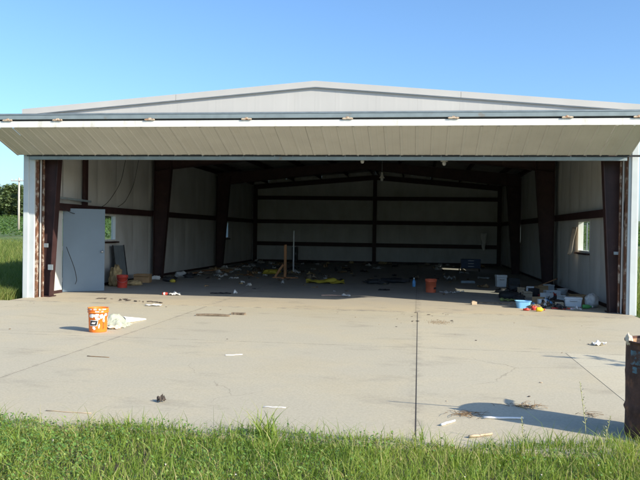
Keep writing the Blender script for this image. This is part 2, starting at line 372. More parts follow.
# --- corner trims at both sides of the opening
for x0, x1, st in ((-6.59, -6.32, 1), (6.40, 6.60, -1)):
    mb = MB(); mb.bb(x0, x1, -.02, .10, -.02, 4.10)
    xm = x0+.12 if st > 0 else x0+.05
    mb.bb(x0+.02 if st > 0 else xm, xm+.02 if st > 0 else x1-.03, -.05, -.0205, -.02, 4.09)
    bev(mb.build('corner_trim', 'blue_trim', hangar), .006)
for s in (-1, 1):
    x = -6.305 if s < 0 else 6.385
    bev(MB().bb(x-.014, x+.014, .02, .13, 0, 3.3).build('door_track', 'rust', hangar), .003)
    MB().bb(x-s*.045-.012, x-s*.045+.012, .135, .16, .0, 3.2).build('jamb_strip', 'vinyl', hangar)
    MB().bb(x-s*.085-.014, x-s*.085+.014, .17, .22, 0, 3.3).build('jamb_channel', 'rust', hangar)
MB().bb(-6.36, -6.28, 2.42, 2.58, 2.172, 3.98).build('jamb_post', 'oxide', hangar)

# --- frames: tapered columns and rafters
def column(x, y, s, w0, w1, h):
    mb = MB(); t = .022; fl = .20
    xo = x; xi0 = x-s*w0; xi1 = x-s*w1
    mb.hexa([(xo, y-t/2, 0), (xi0, y-t/2, 0), (xi0, y+t/2, 0), (xo, y+t/2, 0)], [(xo, y-t/2, h), (xi1, y-t/2, h), (xi1, y+t/2, h), (xo, y+t/2, h)])
    mb.hexa([(xi0+s*.006, y-fl/2, 0), (xi0-s*.012, y-fl/2, 0), (xi0-s*.012, y+fl/2, 0), (xi0+s*.006, y+fl/2, 0)],
            [(xi1+s*.006, y-fl/2, h), (xi1-s*.012, y-fl/2, h), (xi1-s*.012, y+fl/2, h), (xi1+s*.006, y+fl/2, h)])
    mb.bb(min(xo, xo+s*.016), max(xo, xo+s*.016), y-fl/2, y+fl/2, 0, h)
    mb.bb(min(xo+s*.03, xi0-s*.05), max(xo+s*.03, xi0-s*.05), y-.14, y+.14, 0.001, .022)
    if s < 0: mb.f = [tuple(reversed(f)) for f in mb.f]
    return mb.build('column', 'oxide', hangar)
FR = (.36, 7.35, 14.70)
for k, y in enumerate(FR):
    for s in (-1, 1): column(s*((6.34 if s < 0 else 6.40) if k == 0 else 6.24), y, s, .24 if k == 0 else .26, .46 if k == 0 else .56, 3.86)
    for s in (-1, 1):
        mb = MB(); t = .02; fl = .18
        a, b = s*6.24, 0.; za, zb = rz_(a)-.24, rz_(b)-.24; da, db = .50, .30
        def slabx(y0, y1, ta, ba, tb, bb_): mb.hexa([(a, y0, ba), (b, y0, bb_), (b, y1, bb_), (a, y1, ba)], [(a, y0, ta), (b, y0, tb), (b, y1, tb), (a, y1, ta)])
        slabx(y-t/2, y+t/2, za, za-da, zb, zb-db); slabx(y-fl/2, y+fl/2, za+.014, za, zb+.014, zb); slabx(y-fl/2, y+fl/2, za-da, za-da-.014, zb-db, zb-db-.014)
        mb.build('rafter', 'oxide', hangar)
for xp in (-5.6, -4.2, -2.8, -1.4, -.15, .15, 1.4, 2.8, 4.2, 5.6):
    z = rz_(xp)-.215
    mb = MB(); mb.bb(xp-.006, xp+.006, .12, 22.0, z, z+.19); mb.bb(xp+.006, xp+.06, .12, 22.0, z+.178, z+.19); mb.bb(xp+.006, xp+.06, .12, 22.0, z, z+.012)
    mb.build('purlin', 'oxide', hangar)
# end-wall posts, rafters and girts
for xp in (-6.2, 0, 6.2):
    mb = MB(); h = rz_(xp)-.3; mb.bb(xp-.09, xp+.09, 21.74, 21.755, 0, h); mb.bb(xp-.008, xp+.008, 21.755, 21.93, 0, h); mb.bb(xp-.09, xp+.09, 21.93, 21.945, 0, h)
    mb.bb(xp-.13, xp+.13, 21.70, 21.97, .001, .018)
    mb.build('end_post', 'oxide', hangar)
for s in (-1, 1):
    a, b = s*6.3, 0.; mb = MB(); za, zb = rz_(a)-.24, rz_(b)-.24
    mb.hexa([(a, 21.75, za-.24), (b, 21.75, zb-.24), (b, 21.93, zb-.24), (a, 21.93, za-.24)], [(a, 21.75, za), (b, 21.75, zb), (b, 21.93, zb), (a, 21.93, za)])
    mb.build('rafter', 'oxide', hangar)
for z in (.935, 2.08, 3.30):
    for x0, x1 in ((-6.1, -.1), (.1, 6.1)):
        mb = MB(); mb.bb(x0, x1, 21.78, 21.795, z-.10, z+.10); mb.bb(x0, x1, 21.795, 21.95, z+.088, z+.10); mb.build('girt', 'oxide', hangar)
# side girts
for s in (-1, 1):
    for y0, y1 in ((.5, 7.24), (7.46, 14.59), (14.81, 21.7)):
        x = s*6.26; xo = s*6.40
        mb = MB(); mb.bb(min(x, x+s*.015), max(x, x+s*.015), y0, y1, 1.99, 2.17); mb.bb(min(x+s*.015, xo), max(x+s*.015, xo), y0, y1, 2.158, 2.17)
        mb.build('girt', 'oxide', hangar)

# --- side and rear walls: outside sheets, inside insulation blankets
WIN = {-1: [(1.46, 2.41, 0., 2.06), (3.40, 4.66, 1.22, 1.98), (16.0, 17.2, 1.22, 1.98)], 1: [(3.28, 4.62, 1.15, 1.98), (15.6, 17.1, 1.22, 1.98)]}
def blanket(P, U, w, z0, z1, N, seed):
    """bulging vinyl strip: starts at P, runs along U, inward normal N"""
    P = Vector(P); U = Vector(U); N = Vector(N)
    def fn(u, v):
        z = z0+(z1-z0)*v; k = abs(math.sin(math.pi*z/2.08)) if z < 2.08 else abs(math.sin(math.pi*(z-2.08)/2.05))
        e = math.sin(math.pi*min(1, max(0, u)))**.5
        b = .030*k**.6*e + .035*noise.noise((u*1.5+seed*3.1, z*.9, seed))*k*e + .006*noise.noise((u*5+seed, z*5, seed*2))*e
        p = P+U*(w*u+(.035*noise.noise((0, z*.8, seed+u*w))*k))+N*max(.002, b); return (p.x, p.y, z)
    return MB().grid(fn, 7, max(3, int(14*(z1-z0)/4.1)))
def wall_y(y0, y1, step):
    n = max(1, round((y1-y0)/step)); return [(y0+(y1-y0)*i/n, y0+(y1-y0)*(i+1)/n) for i in range(n)]
for s in (-1, 1):
    mb = MB(); mb.bb(min(s*6.30, s*6.42), max(s*6.30, s*6.42), .2, 21.9, 3.98, 4.13) 
    if s < 0: mb.bb(-6.43, -6.36, .2, 1.40, .001, .07); mb.bb(-6.43, -6.36, 2.47, 21.9, .001, .07)
    else: mb.bb(6.36, 6.43, .2, 21.9, .001, .07)
    sw = mb.build('side_wall', 'oxide', hangar)
    cuts = [.105]+[c for wn in WIN[s] for c in wn[:2]]+[22.11]
    for i in range(len(cuts)-1):
        y0, y1 = cuts[i], cuts[i+1]
        spans = [(0.02, 4.13)]
        if i % 2 == 1:
            wn = WIN[s][i//2]; spans = [(a, b) for a, b in ((0.02, wn[2]), (wn[3], 4.13)) if b-a > .05]
        for a, b in (wall_y(y0, y1, 1.2)):
            for z0, z1 in spans:
                mb = blanket((s*6.41, a+.004, 0), (0, 1, 0), b-a-.008, z0, z1, (-s, 0, 0), a*1.7+z0)
                mb.build('insulation_blanket', 'vinyl', sw, smooth=True)
        for a, b in (wall_y(y0, y1, .915)):
            for z0, z1 in spans:
                o = sheet_piece(a+.001, b-.001, lambda x: z0-.02, lambda x: z1+(.075 if z1 > 4 else 0)).build('wall_sheet', 'gable', sw, (s*6.50, 0, 0), (0, 0, math.pi/2))
                if s < 0: # mirror so that ribs face outwards
                    o.rotation_euler = (0, 0, math.pi/2); o.scale = (1, -1, 1)
rear = MB().bb(-6.3, 6.3, 21.96, 22.03, .001, .10).build('rear_wall', 'oxide', hangar)
for a, b in wall_y(-6.40, 6.40, 1.28):
    h = rz_(max(abs(a), abs(b)))-.06
    blanket((a+.004, 22.04, 0), (1, 0, 0), b-a-.008, .02, h, (0, -1, 0), a+30).build('insulation_blanket', 'vinyl', rear, smooth=True)
for a, b in wall_y(-6.50, 6.50, .9285):
    sheet_piece(-b, -a-.001, lambda x: -.02, lambda x: rz_(x)+.012).build('wall_sheet', 'gable', rear, (0, 22.12, 0), (0, 0, math.pi))
# --- roof
roof = MB(); roof.bar((0, .13, rz_(0)+.058), (0, 22.2, rz_(0)+.058), .34, .008); roof = roof.build('roof', 'gable', hangar)
me_roof = {}
for s in (-1, 1):
    for a, b in wall_y(.0, 22.14, .92):
        mb = MB(); xs2 = [a, a+.06, a+.08, a+.11, a+.13, a+.365, a+.385, a+.415, a+.435, a+.67, a+.69, a+.72, a+.74, b-.001]
        ds = [0, 0, .03, .03, 0, 0, .03, .03, 0, 0, .03, .03, 0, 0]
        for y, d in zip(xs2, ds): mb.v += [(0, y, rz_(0)+.02+d), (s*6.64, y, rz_(6.64)+.02+d)]
        for i in range(len(xs2)-1): mb.f.append((2*i, 2*i+1, 2*i+3, 2*i+2) if s > 0 else (2*i, 2*i+2, 2*i+3, 2*i+1))
        mb.build('roof_sheet', 'gable', roof)
    for y0, y1 in wall_y(.1, 22.05, 1.22):
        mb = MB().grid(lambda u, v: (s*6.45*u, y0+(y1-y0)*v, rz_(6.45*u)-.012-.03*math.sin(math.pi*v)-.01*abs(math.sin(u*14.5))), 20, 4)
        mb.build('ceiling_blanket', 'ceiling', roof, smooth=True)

# --- windows
def window(s, y0, y1, z0, z1):
    xo = s*6.47; mb = MB(); f = .045
    x0, x1 = min(s*6.40, s*6.53), max(s*6.40, s*6.53)
    wn = MB().bb(x0, x1, y0, y0+f, z0, z1).bb(x0, x1, y1-f, y1, z0, z1).bb(x0, x1, y0+f, y1-f, z0, z0+f).bb(x0, x1, y0+f, y1-f, z1-f, z1)
    wn = wn.build('window', 'white_trim', hangar)
    ym = (y0+y1)/2; MB().bb(min(xo, xo+s*.03), max(xo, xo+s*.03), ym-.016, ym+.016, z0+f, z1-f).build('mullion', 'steel', wn)
    for a, b in ((y0+f, ym-.016), (ym+.016, y1-f)): MB().bb(xo+s*.012-.002, xo+s*.012+.002, a, b, z0+f, z1-f).build('pane', 'glass', wn)
    MB().bb(min(s*6.31, s*6.40), max(s*6.31, s*6.40), y0-.03, y1+.03, z0-.05, z0-.005).build('sill', 'oxide', wn)
    return wn
for s in (-1, 1):
    for wv in WIN[s]:
        if wv[2] > .5: window(s, *wv)
# --- personnel door standing open, its frame in the wall
MB().bb(-6.53, -6.40, 1.41, 1.46, 0, 2.11).bb(-6.53, -6.40, 2.41, 2.46, 0, 2.11).bb(-6.53, -6.40, 1.46, 2.41, 2.06, 2.11).build('door_frame', 'blue_trim', hangar)
DA = math.atan2(.60, .87)
pd = bev(MB().bb(0, 1.0, -.0225, .0225, .012, 2.06).build('personnel_door', 'door', hangar, (-6.41, 1.50, 0), (0, 0, DA), label='pale blue-grey steel door leaf standing open'), .004)
kn = MB().lathe([(.012, 0), (.012, .03), (.028, .038), (.032, .055), (.022, .07), (.001, .072)], 16, cap0=True).build('knob', 'steel', pd, (.93, -.0225, 1.0), (math.pi/2, 0, 0), True)
for z in (.25, 1.02, 1.8): MB().lathe([(.011, 0), (.011, .11)], 8, cap1=True).build('hinge', 'steel', pd, (-.012, -.012, z))

# ------------------------------------------------------------------ bifold door, folded up as a canopy
DX0, DX1 = -6.68, 6.39
A = Vector((0, -.13, 3.185)); B = Vector((0, -1.40, 3.625))
dv = (B-A); SLN = dv.length; du = dv.normalized(); nrm = Vector((0, du.z, -du.y)).normalized()   # nrm points up/back
if nrm.z < 0: nrm = -nrm
lower = MB()
for t0 in (.06, SLN*.5, SLN-.06):
    p = A+du*t0+nrm*.09; lower.bar((DX0+.05, p.y, p.z), (DX1-.05, p.y, p.z), .10, .10)
for x in np.linspace(DX0+.06, DX1-.06, 8):
    p = A+du*.12+nrm*.09; q = A+du*(SLN-.12)+nrm*.09; lower.bar((x, p.y, p.z), (x, q.y, q.z), .08, .08)
lower = lower.build('lower_door_leaf', 'galv', hangar)
npan = 43; pw = (DX1-DX0)/npan
pm_mb = MB(); prof = [(0, 0), (.012, .014), (.045, .014), (.06, 0), (.155, 0), (.165, .004), (.18, .004), (.19, 0), (pw-.0015, 0)]
for (x, d) in prof:
    for t0 in (.015, SLN-.02):
        p = A+du*t0-nrm*d*.7; pm_mb.v.append((x, p.y, p.z))
for i in range(len(prof)-1): pm_mb.f.append((2*i, 2*i+1, 2*i+3, 2*i+2))
pme = pm_mb.mesh('door_panel'); pme.materials.append(M['panel'])
for i in range(npan): link('door_panel', pme, lower, (DX0+i*pw, 0, random.uniform(-.0025, .0025)))
# bottom rail (far edge) in grey blue, torn weather strip, white fold edge, end plates
p = A+nrm*.03; MB().bb(DX0+.30, DX1-.06, -.15, -.08, 3.088, 3.178).build('bottom_rail', 'galv', lower)
ws = MB(); x = DX0+.25
while x < DX1-.25:
    l = random.uniform(.12, .5); h = random.choice((.006, .012, .02, .03)); ws.bb(x, x+l*.94, -.168, -.152, 3.16, 3.17+h); x += l
ws.build('weather_strip', 'black', lower)
MB().bb(DX0, DX1, -1.455, -1.405, 3.612, 3.735).bb(DX0, DX1, -1.463, -1.456, 3.612, 3.655).build('fold_edge', 'white_trim', lower)
for x in (DX0, DX1-.03):
    mb = MB(); mb.hexa([(x, A.y, A.z-.005), (x+.03, A.y, A.z-.005), (x+.03, B.y, B.z-.01), (x, B.y, B.z-.01)], [(x, A.y, A.z+.09), (x+.03, A.y, A.z+.09), (x+.03, B.y, B.z+.10), (x, B.y, B.z+.10)])
    mb.build('end_plate', 'panel', lower)
up_ = MB(); Au = Vector((0, -.09, 4.03)); Bu = Vector((0, -1.40, 3.83)); 
MB_up = MB(); MB_up.bb(DX0-.02, DX1+.02, -1.45, -1.37, 3.775, 3.885)
upper = bev(MB_up.build('upper_door_leaf', 'galv', hangar), .006)
MB().bb(DX0-.02, DX1+.02, -1.458, -1.452, 3.862, 3.892).build('drip_edge', 'greysheet', upper)
MB().bb(DX0, DX1, -1.41, -1.37, 3.70, 3.775).build('fold_gap_shade', 'black', upper)  # black strip standing in for the shade in the gap between the leaves
upm = MB()
for (x, d) in prof:
    for q in (Bu, Au): upm.v.append((x, q.y, q.z+.03+d))
for i in range(len(prof)-1): upm.f.append((2*i, 2*i+2, 2*i+3, 2*i+1))
ume = upm.mesh('door_panel'); ume.materials.append(M['gable'])
for i in range(npan): link('door_panel', ume, upper, (DX0+i*pw, 0, 0))
for x in np.linspace(DX0+.06, DX1-.06, 8):
    MB().bar((x, Bu.y+.05, Bu.z-.02), (x, Au.y, Au.z-.02), .06, .07).build('stile', 'galv', upper)
hm = MB(); hm.bb(-.10, -.035, -.03, 0, -.018, .026).bb(.035, .10, -.03, 0, -.018, .026)
hm.lathe([(.016, 0), (.016, .24)], 10, cap1=True)
n0 = 16
for i in range(n0, len(hm.v)): x, y, z = hm.v[i]; hm.v[i] = (z-.12, x*.9-.022, y)
hm.bb(-.03, .03, -.026, 0, .0, .05)
hme = hm.mesh('fold_hinge'); hme.materials.append(M['rustpale'])
for x in (-6.1, -5.03, -3.07, -1.10, .87, 2.87, 4.92, 6.2): link('fold_hinge', hme, upper, (x+random.uniform(-.03, .03), -1.458, 3.752)).scale = (.85, .8, .75)
MB().bar((-6.52, -1.46, 3.756), (-6.40, -1.46, 3.756), .02, .035).build('hinge_plate', 'white_trim', upper)

# ------------------------------------------------------------------ small fixtures of the hangar
def cable(pts, r=.008, name='cable'):
    P = []
    for i in range(len(pts)-1):
        a, b = Vector(pts[i]), Vector(pts[i+1])
        for k in range(6): P.append(a.lerp(b, k/6))
    P.append(Vector(pts[-1]))
    for _ in range(4): P = [P[0]]+[(P[i-1]+P[i]*2+P[i+1])/4 for i in range(1, len(P)-1)]+[P[-1]]
    return MB().tube(P, r, 6).build(name, 'black', hangar, smooth=True)
cable([(-6.22, 4.9, 3.7), (-6.24, 4.6, 2.9), (-6.2, 3.6, 2.25), (-6.2, 2.7, 2.02), (-6.18, 1.6, 1.9), (-6.15, .6, 2.15)])
cable([(-6.24, 5.9, 3.7), (-6.26, 5.6, 2.9), (-6.24, 4.9, 2.35), (-6.24, 4.4, 2.2)])
cable([(-6.24, 1.35, 1.12), (-6.20, 1.38, .98), (-6.10, 1.50, .6), (-6.06, 1.56, .3), (-6.10, 1.54, .2)])
MB().bar((-6.22, .6, 2.30), (-6.22, 2.6, 2.27), .05, .05).build('conduit', 'galv', hangar)
MB().bb(-6.23, -6.12, .20, .252, 1.13, 1.22).build('switch_box', 'greysheet', hangar)
MB().bb(6.2, 6.30, .20, .252, 1.20, 1.26).build('switch_box', 'greysheet', hangar)
MB().bb(-6.10, -6.00, .20, .252, .62, .74).build('outlet_box', 'greysheet', hangar)
def lamp(x, y, z):
    l = MB().lathe([(.03, .20), (.035, .12), (.05, .08), (.09, .02), (.095, 0)], 16, cap0=True).build('lamp_socket', 'white_trim', hangar, (x, y, z), smooth=True)
    MB().lathe([(.001, -.10), (.03, -.095), (.05, -.055), (.045, -.01), (.02, .02)], 14, cap0=False).build('bulb', 'whiteplastic', l, smooth=True)
    MB().tube([(0, 0, .2), (0, 0, rz_(x)-.05-z)], .008).build('drop_rod', 'galv', l)
lamp(.75, 3.6, 3.47); lamp(2.85, 3.6, 3.42); lamp(.95, 9.8, 3.45)
# torn insulation hanging on the right wall and the rear wall
def flap(P, U, N, w, h, seed, name='torn_flap', mat='vinyl'):
    P, U, N = Vector(P), Vector(U), Vector(N)
    def fn(u, v):
        ww = w*(.35+.65*(1-v)**.7)+.06*noise.noise((v*3, seed, 0))
        p = P+U*(ww*(u-.5)+.10*noise.noise((seed, v*2.2, 3)))+N*(.02+.16*v*(1-.4*v)+.07*math.sin(u*3.1)*v)
        return (p.x, p.y, p.z-h*v+.05*noise.noise((u*4, v*4, seed)))
    return solid(MB().grid(fn, 6, 12).build(name, mat, hangar, smooth=True), .006)
flap((6.34, 4.66, 1.80), (0, 1, 0), (-1, 0, 0), .55, .72, 1, mat='skinpaper')
flap((6.36, 17.5, 1.9), (0, 1, 0), (-1, 0, 0), .35, .8, 2)
flap((5.45, 21.74, 1.62), (1, 0, 0), (0, -1, 0), .30, .85, 3, mat='paper')
flap((-6.36, 15.7, 1.2), (0, 1, 0), (1, 0, 0), .4, .8, 5)

# ------------------------------------------------------------------ loose things
def crumple(wd, dp, amp, seed, n=8, lift=.0):
    def fn(u, v):
        e = .10*noise.noise((u*5, v*5, seed)); x = wd*(u-.5+e); y = dp*(v-.5+.10*noise.noise((u*5+9, v*5, seed)))
        z = amp*abs(noise.noise((u*3.3+seed*7.3, v*3.3, seed*1.7)))*2.0+amp*.5*abs(noise.noise((u*9, v*9, seed)))+.004
        return (x, y, z+lift)
    return MB().grid(fn, n, n)
def lump(r, seed, fl=(1, 1, 1), n=14, amp=.35, freq=2.2):
    mb = MB(); prof = []
    for j in range(n+1):
        for i in range(n*2):
            th = math.pi*j/n; ph = math.pi*i/n; d = Vector((math.sin(th)*math.cos(ph), math.sin(th)*math.sin(ph), math.cos(th)))
            k = 1+amp*noise.noise(d*freq+Vector((seed*5.1, 0, seed)))+amp*.5*noise.noise(d*freq*2.7+Vector((0, seed, 0)))
            p = d*r*k; p = Vector((p.x*fl[0], p.y*fl[1], p.z*fl[2])); z = p.z+r*fl[2]*.75
            mb.v.append((p.x, p.y, max(.002+.003*abs(p.x), z)))
    m = n*2
    for j in range(n):
        for i in range(m): mb.f.append((j*m+i, (j+1)*m+i, (j+1)*m+(i+1) % m, j*m+(i+1) % m))
    return mb
def one(mb, name, mat, label, cat, loc, rz=0, group=None, smooth=True, th=0, rx=0, ry=0):
    o = mb.build(name, mat, None, loc, (rx, ry, rz), smooth)
    if th: solid(o, th, 1)
    return tag(o, label, cat, group)
def bucket(name, mat, label, loc, rz, h=.37, r0=.13, r1=.15, bail=True, tilt=None):
    t = thing(name, label, 'bucket', loc, rz)
    b = MB().lathe([(r0-.004, 0), (r0, .006), (r0+.003, .02), (r1*.965, h*.80), (r1+.008, h*.805), (r1+.010, h*.835), (r1+.002, h*.84), (r1+.003, h*.90), (r1+.010, h*.905), (r1+.010, h*.925),
                    (r1+.002, h*.93), (r1+.004, h*.985), (r1+.009, h), (r1-.003, h), (r1-.008, h*.9), (r0-.006, .012), (.001, .012)], 40)
    b.build('body', mat, t, smooth=True)
    if bail:
        P = [Vector(((r1+.018)*math.cos(a), -(r1+.018)*math.sin(a)*.98-.012, h*.87-.145*math.sin(a))) for a in np.linspace(0, math.pi, 16)]
        MB().tube(P, .0028, 6).build('bail', 'steel', t, smooth=True)
    return t
def radius_at(z, h=.37, r0=.13, r1=.15): return r0+.003+(r1*.965-r0-.003)*(z-.02)/(h*.80-.02)
def decal(t, name, mat, poly_u, z0, z1, skew=0, th0=0, off=.0016, n=8):
    """curved patch on the bucket wall: angles th0+u, heights z0..z1"""
    def fn(u, v):
        z = z0+(z1-z0)*v; a = th0+poly_u[0]+(poly_u[1]-poly_u[0])*u+skew*v; r = radius_at(z)+off; return (r*math.cos(a), r*math.sin(a), z)
    return MB().grid(fn, n, 3).build(name, mat, t, smooth=True)
# orange bucket on the apron, printed face towards the grass
ob = bucket('orange_bucket', 'orange', 'bright orange plastic bucket with white paint splashes and dark printed mark', (-2.62, -4.78, -.004), 0, bail=False)
fa = math.atan2(CAM.y+4.78, CAM.x+2.62)      # the side that carries the print
decal(ob, 'printed_mark', 'splash', (-1.02, -.10), .10, .190, .12, fa, .0012)
decal(ob, 'printed_mark', 'darkstuff', (-.98, -.16), .108, .182, .12, fa, .0024)
decal(ob, 'printed_mark', 'splash', (-.78, -.36), .132, .158, .12, fa, .0034)
zz = .05
for k in range(9):
    h_ = (.012, .014, .010, .015, .011, .013, .012, .014, .010)[k]; decal(ob, 'lettering', 'barrel', (.54, .66 if k % 3 else .62), zz, zz+h_, .0, fa, .0016, 4); zz += h_+.006
def splash(a0, z, ra, rz2, seed):
    def fn(u, v):
        ang = 2*math.pi*u; k = v*(1+.55*noise.noise((math.cos(ang)*1.6, math.sin(ang)*1.6, seed*3.3))); zz2 = max(.02, min(.29, z+rz2*k*math.sin(ang))); r = radius_at(zz2)+.0012
        a = a0+ra*k*math.cos(ang); return (r*math.cos(a), r*math.sin(a), zz2)
    MB().grid(fn, 18, 2).build('paint_splash', 'splash', ob, smooth=True)
for i, (da, z, ra, rz2) in enumerate(((-.75, .255, .38, .03), (-.2, .262, .3, .028), (.35, .25, .22, .03), (.62, .21, .13, .05), (-.45, .07, .2, .025), (-.05, .215, .25, .02), (.1, .10, .10, .03), (.9, .27, .2, .02), (1.6, .2, .3, .05), (2.6, .22, .3, .05))): splash(fa+da, z, ra, rz2, i+1)
def rimsplash(a0, a1, z0, z1, r):
    def fn(u, v): a = a0+(a1-a0)*u; z = z0+(z1-z0)*v*(1-.4*abs(math.sin(u*9))); return (r*math.cos(a), r*math.sin(a), z)
    MB().grid(fn, 8, 2).build('paint_splash', 'splash', ob, smooth=True)
for a0, a1 in ((-.9, -.62), (-.45, -.15), (.05, .2), (.42, .78)): rimsplash(fa+a0, fa+a1, .3445, .366, .1585)
for a0, a1 in ((-.3, .1), (.3, .5)): rimsplash(fa+a0, fa+a1, .313, .332, .1555)
bucket('red_bucket', 'redplastic', 'small red bucket on the floor beside the open blue-grey door', (-5.62, 3.28, 0), .4, .34, .125, .145)
rb = bucket('faded_red_bucket', 'rustred', 'faded red bucket with dark band alone on the open hangar floor', (2.58, 4.35, 0), 1.2, .36, .13, .148, bail=False)
MB().grid(lambda u, v: ((radius_at(.10+.05*v, .36, .13, .148)+.002)*math.cos(-2.2+2.0*u), (radius_at(.10+.05*v, .36, .13, .148)+.002)*math.sin(-2.2+2.0*u), .085+.05*v+.012*math.sin(u*6)), 14, 2).build('dark_band', 'black', rb, smooth=True)
# clear bag and rolled white paper next to the orange bucket
one(MB().grid(lambda u, v: (.40*(u-.5)*(1+.25*noise.noise((u*3, v*3, 1))), .46*(v-.5)*(1+.25*noise.noise((u*3, v*3, 8))), .006+.20*(max(0, math.sin(math.pi*u)*math.sin(math.pi*v)))**.55*(.72+.7*noise.noise((u*2.1, v*2.1, 4.4)))+.022*abs(noise.noise((u*9, v*6, 2)))+.010*abs(noise.noise((u*19, v*15, 6)))), 34, 34), 'clear_plastic_bag', 'film', 'crumpled clear plastic bag on the concrete beside the orange bucket', 'bag', (-2.60, -4.12, -.003), .1)
def cone_paper(l, r):
    return MB().grid(lambda u, v: (l*v, (r*(1-v)+.01)*math.cos(math.pi*1.9*u), (r*(1-v)+.012)+(r*(1-v)+.01)*math.sin(math.pi*1.9*u)), 12, 8)
one(cone_paper(.62, .05), 'rolled_paper', 'paper', 'white sheet rolled to a point beside the clear plastic bag', 'paper', (-2.62, -3.82, -.003), 1.3, th=.002)
one(crumple(.22, .2, .03, 5), 'yellowish_rag', 'skinpaper', 'pale yellowish rag tucked under the clear plastic bag', 'rag', (-2.52, -4.42, -.002), .2, th=.004)
# drum in the foreground
DC = Vector((4.175, -9.36, -.03)); DH = .785; DR = .285
drum = thing('rusty_drum', 'open dark rusty steel drum standing in the foreground grass', 'drum', DC)
bd = MB(); pr = []
for z in np.linspace(0, DH, 26):
    r = DR
    for zc in (.25, .52): r += .013*math.exp(-((z-zc)/.012)**2)
    pr.append((r, z))
pr += [(DR+.012, DH-.01), (DR+.013, DH+.004), (DR-.004, DH+.004), (DR-.006, DH-.015)]
pr2 = [(DR-.006, DH-.015), (DR-.007, .05), (.001, .045)]
bd.lathe(pr, 48, wob=.006).build('shell', 'barrel', drum, smooth=True)
MB().lathe(pr2, 48, cap0=False, wob=.006).build('lining', 'barrelin', drum, smooth=True)
ca = math.atan2(CAM.y-DC.y, CAM.x-DC.x)
def dpatch(a0, a1, z0, z1, mat, seed):
    def fn(u, v):
        a = ca+a0+(a1-a0)*u+.03*noise.noise((v*4, seed, 0)); z = z0+(z1-z0)*v+.012*noise.noise((u*5, seed, 2)); r = DR*(1+.006*math.sin(3*a+z*9))+.004
        return (r*math.cos(a), r*math.sin(a), z)
    MB().grid(fn, 12, 8).build('label_patch', mat, drum, smooth=True)
dpatch(-1.0, -.2, .61, .72, 'barrelblue', 1); dpatch(-.9, -.1, .545, .595, 'barrelblue', 2); dpatch(.0, .7, .56, .73, 'barrelblue', 3); dpatch(-.35, -.15, .30, .40, 'barrelblue', 6)
def rimpt(a, z): return Vector((DC.x+(DR)*math.cos(a), DC.y+DR*math.sin(a), z))
a = ca-1.15; p0 = rimpt(a, DC.z+DH)
o = lump(.040, 13, (.62, .75, 1.25), 14, .45, 1.8).build('cloth_scrap', 'skinpaper', None, p0+Vector((.018, .008, -.035)), (0, -.25, 0), True)
tag(o, 'sun-bleached cloth scrap folded over the rusty drum rim', 'cloth')
stick = MB().tube([DC+Vector((.10, .18, .38)), DC+Vector((.06, .02, .8)), DC+Vector((-.02, -.28, 1.34))], .013, 6, .009)
tag(stick.build('stick', 'twig', smooth=True), 'thin stick poking out of the rusty drum', 'stick')
o = lump(.13, 9, (.6, .5, 1.15), 12, .4).build('trash_bundle', 'darkstuff', None, DC+Vector((.16, .13, .69)), smooth=True)
tag(o, 'dark trash bundle stuffed into the rusty drum', 'trash')
MB().grid(lambda u, v: (.16+.14*v+.09*(u-.5)*(1-.3*v), .225+.20*v-.10*(u-.5), DH-.03+.13*v-.05*v*v+.015*math.sin(u*7)), 6, 5).build('bent_rim_flap', 'barrel', drum, smooth=True)
# trash below it fills the drum
o = lump(.225, 4, (1, 1, 1.45), 12, .08).build('trash_sack', 'darkstuff', None, DC+Vector((0, 0, .052)), smooth=True); tag(o, 'black trash sack filling the inside of the rusty drum', 'trash')

# boards, sticks, scraps on the apron
def board(l, w_, t_, bend=.0, chip=True, seed=0):
    mb = MB(); n = 8
    for k in range(n+1):
        x = l*(k/n-.5); z = bend*math.sin(math.pi*k/n); e = (.12*w_*noise.noise((k*1.3, seed, 0)))
        e2 = l*.02*(noise.noise((seed, 3, 1))) if k in (0, n) else 0
        mb.v += [(x+e2, -w_/2+e, z), (x-e2, w_/2+e*.5, z), (x-e2, w_/2+e*.5, z+t_), (x+e2, -w_/2+e, z+t_)]
    for k in range(n):
        b = 4*k
        for i in range(4): mb.f.append((b+i, b+4+i, b+4+(i+1) % 4, b+(i+1) % 4))
    mb.f += [(0, 1, 2, 3), (4*n+3, 4*n+2, 4*n+1, 4*n)]
    return mb
AP = -.003
tag(board(.62, .08, .03, .01, seed=1).build('weathered_board', 'wood', None, (-1.50, -2.36, AP), (0, 0, .04)), 'long grey weathered board lying on the sunlit apron', 'board')
tag(board(.26, .10, .035, 0, seed=2).build('weathered_board', 'wood', None, (-1.10, -2.02, AP), (0, 0, -.1)), 'short dark wood offcut beside the long weathered board', 'board')
def rod(l, r, seed): return MB().tube([(l*(k/5-.5), .02*noise.noise((k*.7, seed, 0)), r+.012*abs(noise.noise((k, seed, 4)))) for k in range(6)], r, 6, r*.8)
for i, (x, y, rz, l, r, mt, lb) in enumerate((
        (-.06, -6.42, .45, .22, .007, 'paper', 'white stick alone in the middle of the apron'),
        (.98, -9.02, .05, .20, .006, 'paper', 'white stick lying beside the tall tuft of grass'),
        (2.50, -9.28, .95, .20, .011, 'paper', 'short white stick next to the dark slab joint'),
        (2.74, -9.62, .55, .22, .012, 'tanwood', 'pale tan stick at the turf edge'),
        (2.98, -9.03, .10, .34, .011, 'paper', 'white tube lying in the shadow of the drum'),
        (-.72, -9.52, -.02, .42, .004, 'tanwood', 'thin straw-coloured stalk lying along the turf edge'),
        (-1.65, -6.9, -.1, .30, .005, 'twig', 'thin dark twig on the apron in front of the bucket'))):
    tag(rod(l, r, i).build('stick', mt, None, (x, y, AP), (0, 0, rz), True), lb, 'stick')
